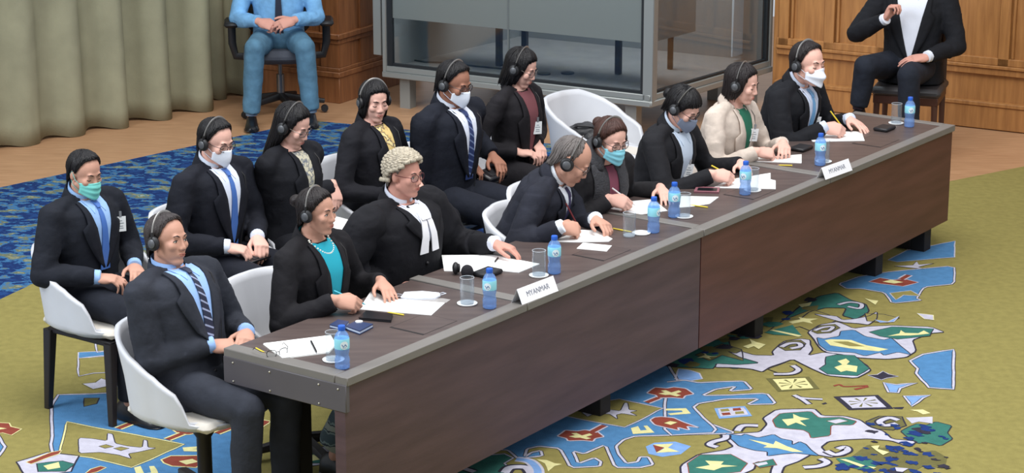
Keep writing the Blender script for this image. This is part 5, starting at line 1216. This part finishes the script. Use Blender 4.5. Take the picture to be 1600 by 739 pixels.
lying('black pen lying across the notepad at the near end', (486, 533), (495, 551), BLKP, .0042, 'pen', 'pen', ZD+.0068, BLKP)
lying('short black pen on the right sheet before the person in curled wig', (778, 403), (773, 409), BLKP, .004, 'pen', 'pen', ZD+.0048, BLKP)
def held(key, label, p, q, m, tm=None, cat='pen', zt=.90, r=.0042):
    ar = PEOPLE[key]['arms']['R']; tip = ar['W']+ar['R']@A(.125, .028, -.052)
    tip[2] = max(tip[2], ZD+.006); top = aty(p, tip[1]+.01); d = nrm(top-tip)
    rodthing('pencil' if cat == 'pencil' else 'pen', label, cat, tip+d*.15, tip, r, m, tm or m, 'pens held by the writers', .1)
held('teal', 'turquoise pen in the hand of the person in turquoise blouse', (530, 458), None, CYANP); held('bald', 'dark red pen in the hand of the bald person', (895, 338), None, REDP); held('scarfed', 'white pen in the hand of the person in scarf', (962, 298), None, WHP)
held('greymask', 'yellow pencil in the hand of the person in grey mask', (1116, 261), None, YEL, PTIP, 'pencil'); held('rightmost', 'yellow pencil in the hand of the person in duckbill mask', (1300, 177), None, YEL, PTIP, 'pencil')
# bottles
def plastic(name, rgb, tr=.5):
    m = bpy.data.materials.new(name); m.use_nodes = True; nt = m.node_tree; nt.nodes.clear(); o = nt.nodes.new('ShaderNodeOutputMaterial')
    t = nt.nodes.new('ShaderNodeBsdfTransparent'); t.inputs[0].default_value = (*[min(1, v**.35) for v in lin(rgb)], 1); d = nt.nodes.new('ShaderNodeBsdfDiffuse'); d.inputs[0].default_value = (*lin(rgb), 1); g = nt.nodes.new('ShaderNodeBsdfGlossy'); g.inputs[0].default_value = (.9, .93, 1, 1); g.inputs['Roughness'].default_value = .06
    fr = nt.nodes.new('ShaderNodeLayerWeight'); fr.inputs[0].default_value = .15; x = nt.nodes.new('ShaderNodeMixShader'); y = nt.nodes.new('ShaderNodeMixShader'); x.inputs[0].default_value = 1-tr
    nt.links.new(t.outputs[0], x.inputs[1]); nt.links.new(d.outputs[0], x.inputs[2]); mm = nt.nodes.new('ShaderNodeMath'); mm.operation = 'MULTIPLY'; mm.inputs[1].default_value = .35; nt.links.new(fr.outputs[1], mm.inputs[0]); nt.links.new(mm.outputs[0], y.inputs[0]); nt.links.new(x.outputs[0], y.inputs[1]); nt.links.new(g.outputs[0], y.inputs[2]); nt.links.new(y.outputs[0], o.inputs[0]); return m
PET = plastic('bottle_plastic', (150, 188, 244), .66); CAPB = mat('bottle_cap', (30, 92, 196), rough=.4); LABM = mat('bottle_label', (150, 222, 240), rough=.4); LABD = mat('label_mark', (44, 92, 150), rough=.5); LABW = mat('label_white', (228, 242, 248), rough=.4)
CLG = plastic('tumbler_glass', (230, 236, 240), .95); COAST = mat('paper_coaster', (228, 230, 230), rough=.7)
def make_bottle(label):
    t = thing('water_bottle', label, 'bottle', (0, 0, 0), 'water bottles on the desks')
    g = G(); g.lathe([(.0, .004), (.022, .0), (.029, .004), (.0305, .012), (.0295, .026), (.031, .034), (.029, .044), (.0265, .054), (.0265, .06), (.0295, .072), (.0305, .085), (.0305, .122), (.029, .134), (.023, .147), (.0145, .157), (.0128, .165), (.0128, .172)], n=28); obj('bottle_body', g, PET, t)
    g = G(); g.lathe([(.0145, .160), (.0150, .163), (.0150, .176), (.0135, .179), (0, .179)], n=24); obj('cap', g, CAPB, t)
    g = G(); g.lathe([(.0300, .084), (.0312, .088), (.0312, .122), (.0300, .128)], n=28); lb = obj('label', g, LABM, t)
    g = G(); R_ = .0318
    def lp(a, z, r=R_): return A(r*math.cos(a), r*math.sin(a), z)
    ro = [[lp(.52*math.cos(q)*k, .104+.017*math.sin(q)*k, R_) for q in np.linspace(0, 2*PI, 21)] for k in (0.02, .5, 1)]; g.grid(ro)
    obj('label_disc', g, LABW, lb, fix=False)
    g = G(); w = [lp(a, .103+.0045*math.sin(a*14), R_+.0005) for a in np.linspace(-.34, .34, 30)]; g.tube(w, .0013, 6); g.tube([lp(a, .094, R_+.0004) for a in np.linspace(-.25, .25, 8)], .0007, 6); obj('label_mark', g, LABD, lb)
    return t
b0 = None
BOT = [((535, 578), 'blue capped water bottle nearest the end corner of the desk', .4), ((765, 484), 'blue capped water bottle left of the near name card', -.3), ((866, 430), 'blue capped water bottle behind the near name card', .2), ((1021, 366), 'blue capped water bottle before the desk joint beside an empty coaster', .9),
       ((1053, 342), 'blue capped water bottle before the person in scarf', .1), ((1164, 307), 'blue capped water bottle before the person in grey mask', -.5), ((1281, 261), 'blue capped water bottle behind the far name card', .3), ((1420.5, 201), 'blue capped water bottle at the far right end', .1)]
for p, lab, r in BOT:
    q = at((p[0], p[1]-3), ZD); rz = -PI/2+r
    if b0 is None: b0 = make_bottle(lab); b0.location = tuple(q); b0.rotation_euler = (0, 0, rz)
    else: dup(b0, q, rz, lab)
RIM_HILITE = plastic('tumbler_highlight', (224, 230, 236), .45)  # milky pale ring: bright highlight of the tumbler rim put in as colour
def make_glass(label, big=True):
    t = thing('tumbler', label, 'glass', (0, 0, 0), 'tumblers on the desks'); h = .118
    g = G(); g.lathe([(.0, .001), (.030, .001), (.0315, .006), (.0315, h), (.0300, h), (.0295, .012), (0, .010)], n=28); obj('glass_wall', g, CLG, t)
    g = G(); g.lathe([(.0, .0015), (.0285, .0015), (.029, .009), (0, .0095)], n=24); gr_ = G(); gr_.tube([A(.0308*math.cos(q), .0308*math.sin(q), h) for q in np.linspace(0, 2*PI, 29)[:-1]], .0011, 6, closed=True); obj('glass_base', g, plastic('tumbler_base', (214, 220, 226), .45), t); obj('rim_highlight', gr_, RIM_HILITE, t)
    return t
def make_coaster(label):
    t = obj('coaster', G().lathe([(.0, .0), (.040, 0), (.044, .002), (.045, .006), (.042, .007), (.040, .003), (0, .003)], n=36), COAST); return tag(t, label, 'coaster', 'paper coasters on the desks')
g0 = c0_ = None
for p, lab, cl in [((521, 566), 'tumbler beside the nearest water bottle', 'white paper coaster under the nearest tumbler'), ((730, 478), 'tumbler left of the second water bottle', 'white paper coaster under the tumbler left of the near name card'), ((842, 434), 'tumbler directly behind the near name card', 'white paper coaster under the tumbler behind the near name card'),
                ((983, 372), 'tumbler standing without a coaster before the bald person', None), ((1002, 368), None, 'empty white paper coaster before the bald person'), ((1069, 342), 'tumbler right of the bottle of the person in scarf', 'white paper coaster under the tumbler of the person in scarf'),
                ((1176, 301), 'tumbler half hidden behind the bottle of the person in grey mask', 'white paper coaster behind the bottle of the person in grey mask'), ((1287, 256), 'tumbler half hidden behind the bottle at the far name card', 'white paper coaster behind the bottle at the far name card'), ((1400, 196), 'tumbler at the far right end', 'white paper coaster under the tumbler at the far right end')]:
    q = at((p[0], p[1]-3), ZD); up = A(0, 0, 0)
    if cl:
        if c0_ is None: c0_ = make_coaster(cl); c0_.location = tuple(q)
        else: dup(c0_, q, 0, cl)
        up = A(0, 0, .003)
    if lab:
        if g0 is None: g0 = make_glass(lab); g0.location = tuple(q+up)
        else: dup(g0, q+up, 0, lab)
# folded name cards
CARD = mat('name_card', (240, 240, 244), rough=.6); INK = mat('card_ink', (120, 124, 140), rough=.7)
def name_card(label, fl, fr, bl, h):
    a, b, c = at(fl, ZD+.003), at(fr, ZD+.003), at(bl, ZD+.003); d = c-a; d = d-nrm(b-a)*(d@nrm(b-a)); ap = d*.5+A(0, 0, h)
    t = thing('name_card', label, 'name card', (a+b)/2+d*.5, 'folded name cards on the desk front edge')
    n = nrm(np.cross(b-a, ap)); n = n if n[2] > 0 else -n
    g = G(); g.grid([[a, b], [a+ap, b+ap]], -n*.0012); n2 = nrm(np.cross(b-a, d-ap)); g.grid([[a+ap, b+ap], [a+d, b+d]], A(0, 0, -.0015)); obj('folded_card', g, CARD, t, smooth=False)
    cu = bpy.data.curves.new('lettering', 'FONT'); cu.body = 'MYANMAR'; cu.size = .034; cu.align_x = 'CENTER'; cu.align_y = 'CENTER'; cu.extrude = .0003
    to = bpy.data.objects.new('tmp', cu); COL.objects.link(to); dg = bpy.context.evaluated_depsgraph_get(); me = bpy.data.meshes.new_from_object(to.evaluated_get(dg)); bpy.data.objects.remove(to)
    X = nrm(b-a); Y = nrm(ap); M4 = Matrix.Identity(4); c_ = (a+b)/2+ap*.5+n*.0008-WORLD[t.name]; N_ = np.cross(X, Y)
    for i in range(3): M4[i][0] = X[i]; M4[i][1] = Y[i]; M4[i][2] = N_[i]; M4[i][3] = c_[i]
    me.transform(M4); me.materials.clear(); me.materials.append(INK); me.name = 'lettering'; o = bpy.data.objects.new('lettering', me); COL.objects.link(o); o.parent = t
    return t
name_card('white folded name card before the person in curled wig', (816, 476.5), (872.6, 454.5), (799, 472.6), .066)
name_card('white folded name card before the person in beige blazer', (1290, 281), (1332, 266), (1274, 279), .062)
# microphones
MICB = mat('mic_black', (26, 26, 30), rough=.5); FOAM = mat('mic_foam', (30, 28, 34), rough=.95, bump=.6, bscale=250)
def mic(label, p, ball, yaw=ROWYAW, big=True):
    q = at(p, ZD); t = thing('desk_microphone', label, 'microphone', q, 'microphone units on the desks'); R_ = Rz(yaw)
    g = G(); g.box(q+A(0, 0, .011), (.045, .062, .010), R=R_, bev=.006); obj('mic_base', g, MICB, t)
    if ball is not None:
        c = aty(ball, q[1]-.03); g = G(); g.tube([q+A(0, 0, .02), q*.5+c*.5+A(0, 0, -.0), c], .006, 8); obj('mic_neck', g, MICB, t); g = G(); g.ell(c, (.029, .029, .031), nu=20, nv=14); obj('foam_windscreen', g, FOAM, t)
    return t
mic('black desk microphone with round foam windscreen before the person in curled wig', (762, 429), (730, 424))
mic('low black microphone unit between the papers of the two far writers', (1252, 234), None); mic('low black microphone unit at the far end beside the tumbler', (1382, 203), None)
g = G(); q = at((712, 428), ZD); g.ell(q+A(0, 0, .028), (.016, .03, .028)); g.ell(q+A(.014, 0, .028), (.008, .022, .021)); tag(obj('ear_piece', g, MICB), 'black ear piece standing left of the foam microphone', 'earpiece')
# small things
NB = mat('notebook_navy', (34, 52, 92), rough=.4); 
def slab(name, label, cat, pxs, h, m, z=ZD, m2=None, grp=None):
    P = [at(p, z+h) for p in pxs]; c = sum(P)/len(P); t = thing(name, label, cat, (c[0], c[1], z), grp)
    g = G(); g.prism([(p[0], p[1]) for p in P], z+.0003, z+h*.28); g.prism([(p[0], p[1]) for p in P], z+h*.78, z+h); obj('cover', g, m, t, smooth=False)
    g = G(); g.prism([tuple((c+(p-c)*.97)[:2]) for p in P], z+h*.28, z+h*.78); obj('pages', g, m2 or PAPER, t, smooth=False); return t
slab('notebook', 'navy blue notebook with pale page edge, right one of the two by the nearest bottle', 'notebook', [(540, 509), (556, 501), (583, 506), (562, 517)], .018, NB, m2=mat('page_blue', (196, 210, 232), rough=.6), grp='navy notebooks')
slab('notebook', 'small navy blue notebook directly behind the nearest water bottle', 'notebook', [(515, 507), (528, 499), (545, 502), (537, 512)], .016, NB, m2=mat('page_blue', (196, 210, 232)), grp='navy notebooks')
q = at((561, 503), ZD+.018); tag(obj('bottle_lid', G().lathe([(0, 0), (.016, 0), (.016, .004), (0, .005)], q, 20), WHP), 'round white lid lying on the navy notebook', 'lid')
slab('phone_case', 'black phone case under the writing hand of the person in turquoise blouse', 'phone', [(560, 496), (572, 485), (614, 490), (611, 500)], .012, BLKP, m2=MICB)
t = slab('smartphone', 'pink edged smartphone lying before the person in grey mask', 'phone', [(1084, 299), (1088, 291), (1125, 292.5), (1123, 300)], .009, mat('phone_pink', (150, 98, 108), rough=.3), m2=mat('phone_side', (120, 80, 90), rough=.3))
P_ = [at(p, ZD+.0095) for p in ((1089, 297.5), (1091, 293), (1121, 294), (1120, 298.5))]; g = G(); g.prism([(p[0], p[1]) for p in P_], ZD+.009, ZD+.0096); obj('screen', g, BLKP, t, smooth=False)
# a folded white mask and a clear sleeve
g = G(); P_ = [at(p, ZD+.008) for p in ((626, 464), (632, 456), (660, 454.5), (686, 457), (688, 461), (680, 465), (650, 466))]; c = sum(P_)/7
t = thing('folded_mask', 'folded white face mask lying behind the papers of the person in turquoise blouse', 'mask', (c[0], c[1], ZD)); g.prism([(p[0], p[1]) for p in P_], ZD+.0005, ZD+.008); obj('mask_body', g, MASKM['white'], t)
g = G(); g.tube([at((686, 459), ZD+.004), at((692, 457), ZD+.003), at((697, 458.5), ZD+.003), at((688, 461), ZD+.004)], .0016, 6); g.tube([at((628, 460), ZD+.004), at((617, 459), ZD+.003), at((618, 463), ZD+.003), at((627, 463), ZD+.004)], .0016, 6); obj('ear_loop', g, MASKM['white'], t)
sheet_of([(612, 467), (692, 466), (704, 468), (697, 473), (640, 471)], 'clear plastic sleeve between the papers and the folded mask', .0012, 'sleeve', 'plastic_sleeve', plastic('sleeve', (190, 186, 184), .35), group='loose items')
# spectacles lying at the near end
ga, gb = glasses_geo(.8); q = at((431, 549), ZD+.017); R_ = Rz(ROWYAW-.4)
for G_ in (ga, gb): G_.v = [tuple(q+R_@(np.asarray(p)-A(.06, 0, 0))) for p in G_.v]
t = thing('spectacles', 'dark folded spectacles lying beside the notepad at the near end', 'glasses', (q[0], q[1], ZD)); obj('frame', ga, BLKP, t); obj('lenses', gb, LENS, t, smooth=False)
# things in laps
def lapbox(key, name, label, cat, dp, size, m, pitch=.3):
    P = PEOPLE[key]; a, b = P['arms']['R'], P['arms']['L']; c = (a['W']+a['R']@A(.10, .02, -.045)+b['W']+b['R']@A(.10, .02, -.045))/2+np.asarray(dp)
    t = thing(name, label, cat, c); R_ = Rz(ROWYAW)@Ry(pitch); g = G(); g.box(c, size, R=R_, bev=min(size)*.5); obj('case_body', g, m, t); g = G(); g.box(c+R_@A(0, 0, size[2]), (size[0]*.7, size[1]*.55, .003), R=R_, bev=.001); obj('flap', g, MICB, t); return t
lapbox('wallet', 'zip_case', 'black zip case held on the lap by the person in white mask', 'case', (.01, 0, -.01), (.055, .085, .022), BLKP)
lapbox('beakblue', 'smartphone', 'dark phone held on the lap by the person in bright blue tie', 'phone', (0, 0, .0), (.04, .075, .006), BLKP)
c = PEOPLE['longhair']['legs']['L'][1]*.5+PEOPLE['longhair']['legs']['L'][0]*.5+A(0, 0, .095); g = G(); g.box(c, (.10, .14, .003), R=Rz(ROWYAW)@Ry(.06)); tag(obj('paper_sheet', g, PAPER, smooth=False), 'white paper lying on the lap of the long haired person', 'paper', 'papers in laps')
# ------------------------------------------------------------------ light
w = bpy.data.worlds.new('hall_light'); scene.world = w; w.use_nodes = True
w.node_tree.nodes['Background'].inputs[0].default_value = (.86, .92, 1, 1); w.node_tree.nodes['Background'].inputs[1].default_value = .62
def area(name, loc, target, size, power, col=(1, 1, 1), sy=None):
    l = bpy.data.lights.new(name, 'AREA'); l.energy = power; l.color = col; l.size = size
    if sy: l.shape = 'RECTANGLE'; l.size_y = sy
    o = bpy.data.objects.new(name, l); COL.objects.link(o); o.location = loc
    o.rotation_euler = (Vector(target)-Vector(loc)).to_track_quat('-Z', 'Y').to_euler(); return o
area('ceiling_light', (0.5, 10, 8.5), (.3, 10.6, 0), 5, 600, (1, .985, .965), 6)
area('hall_window', (-7, 6.5, 6.0), (0, 11, .8), 3.5, 480, (.90, .95, 1), 4.5)
area('ceiling_light', (3.5, 6, 8), (1.5, 9.5, 0), 4, 260, (1, .985, .96))
lp = f1(.9, .8, 2.62); area('booth_fill', tuple(lp), (lp[0], lp[1], 0), 1.0, 80, (.95, .98, 1), 1.0)  # fill light added under the booth roof to brighten the inside
scene.view_settings.view_transform = 'Standard'; scene.view_settings.look = 'None'; scene.view_settings.exposure = .12; scene.view_settings.gamma = 1
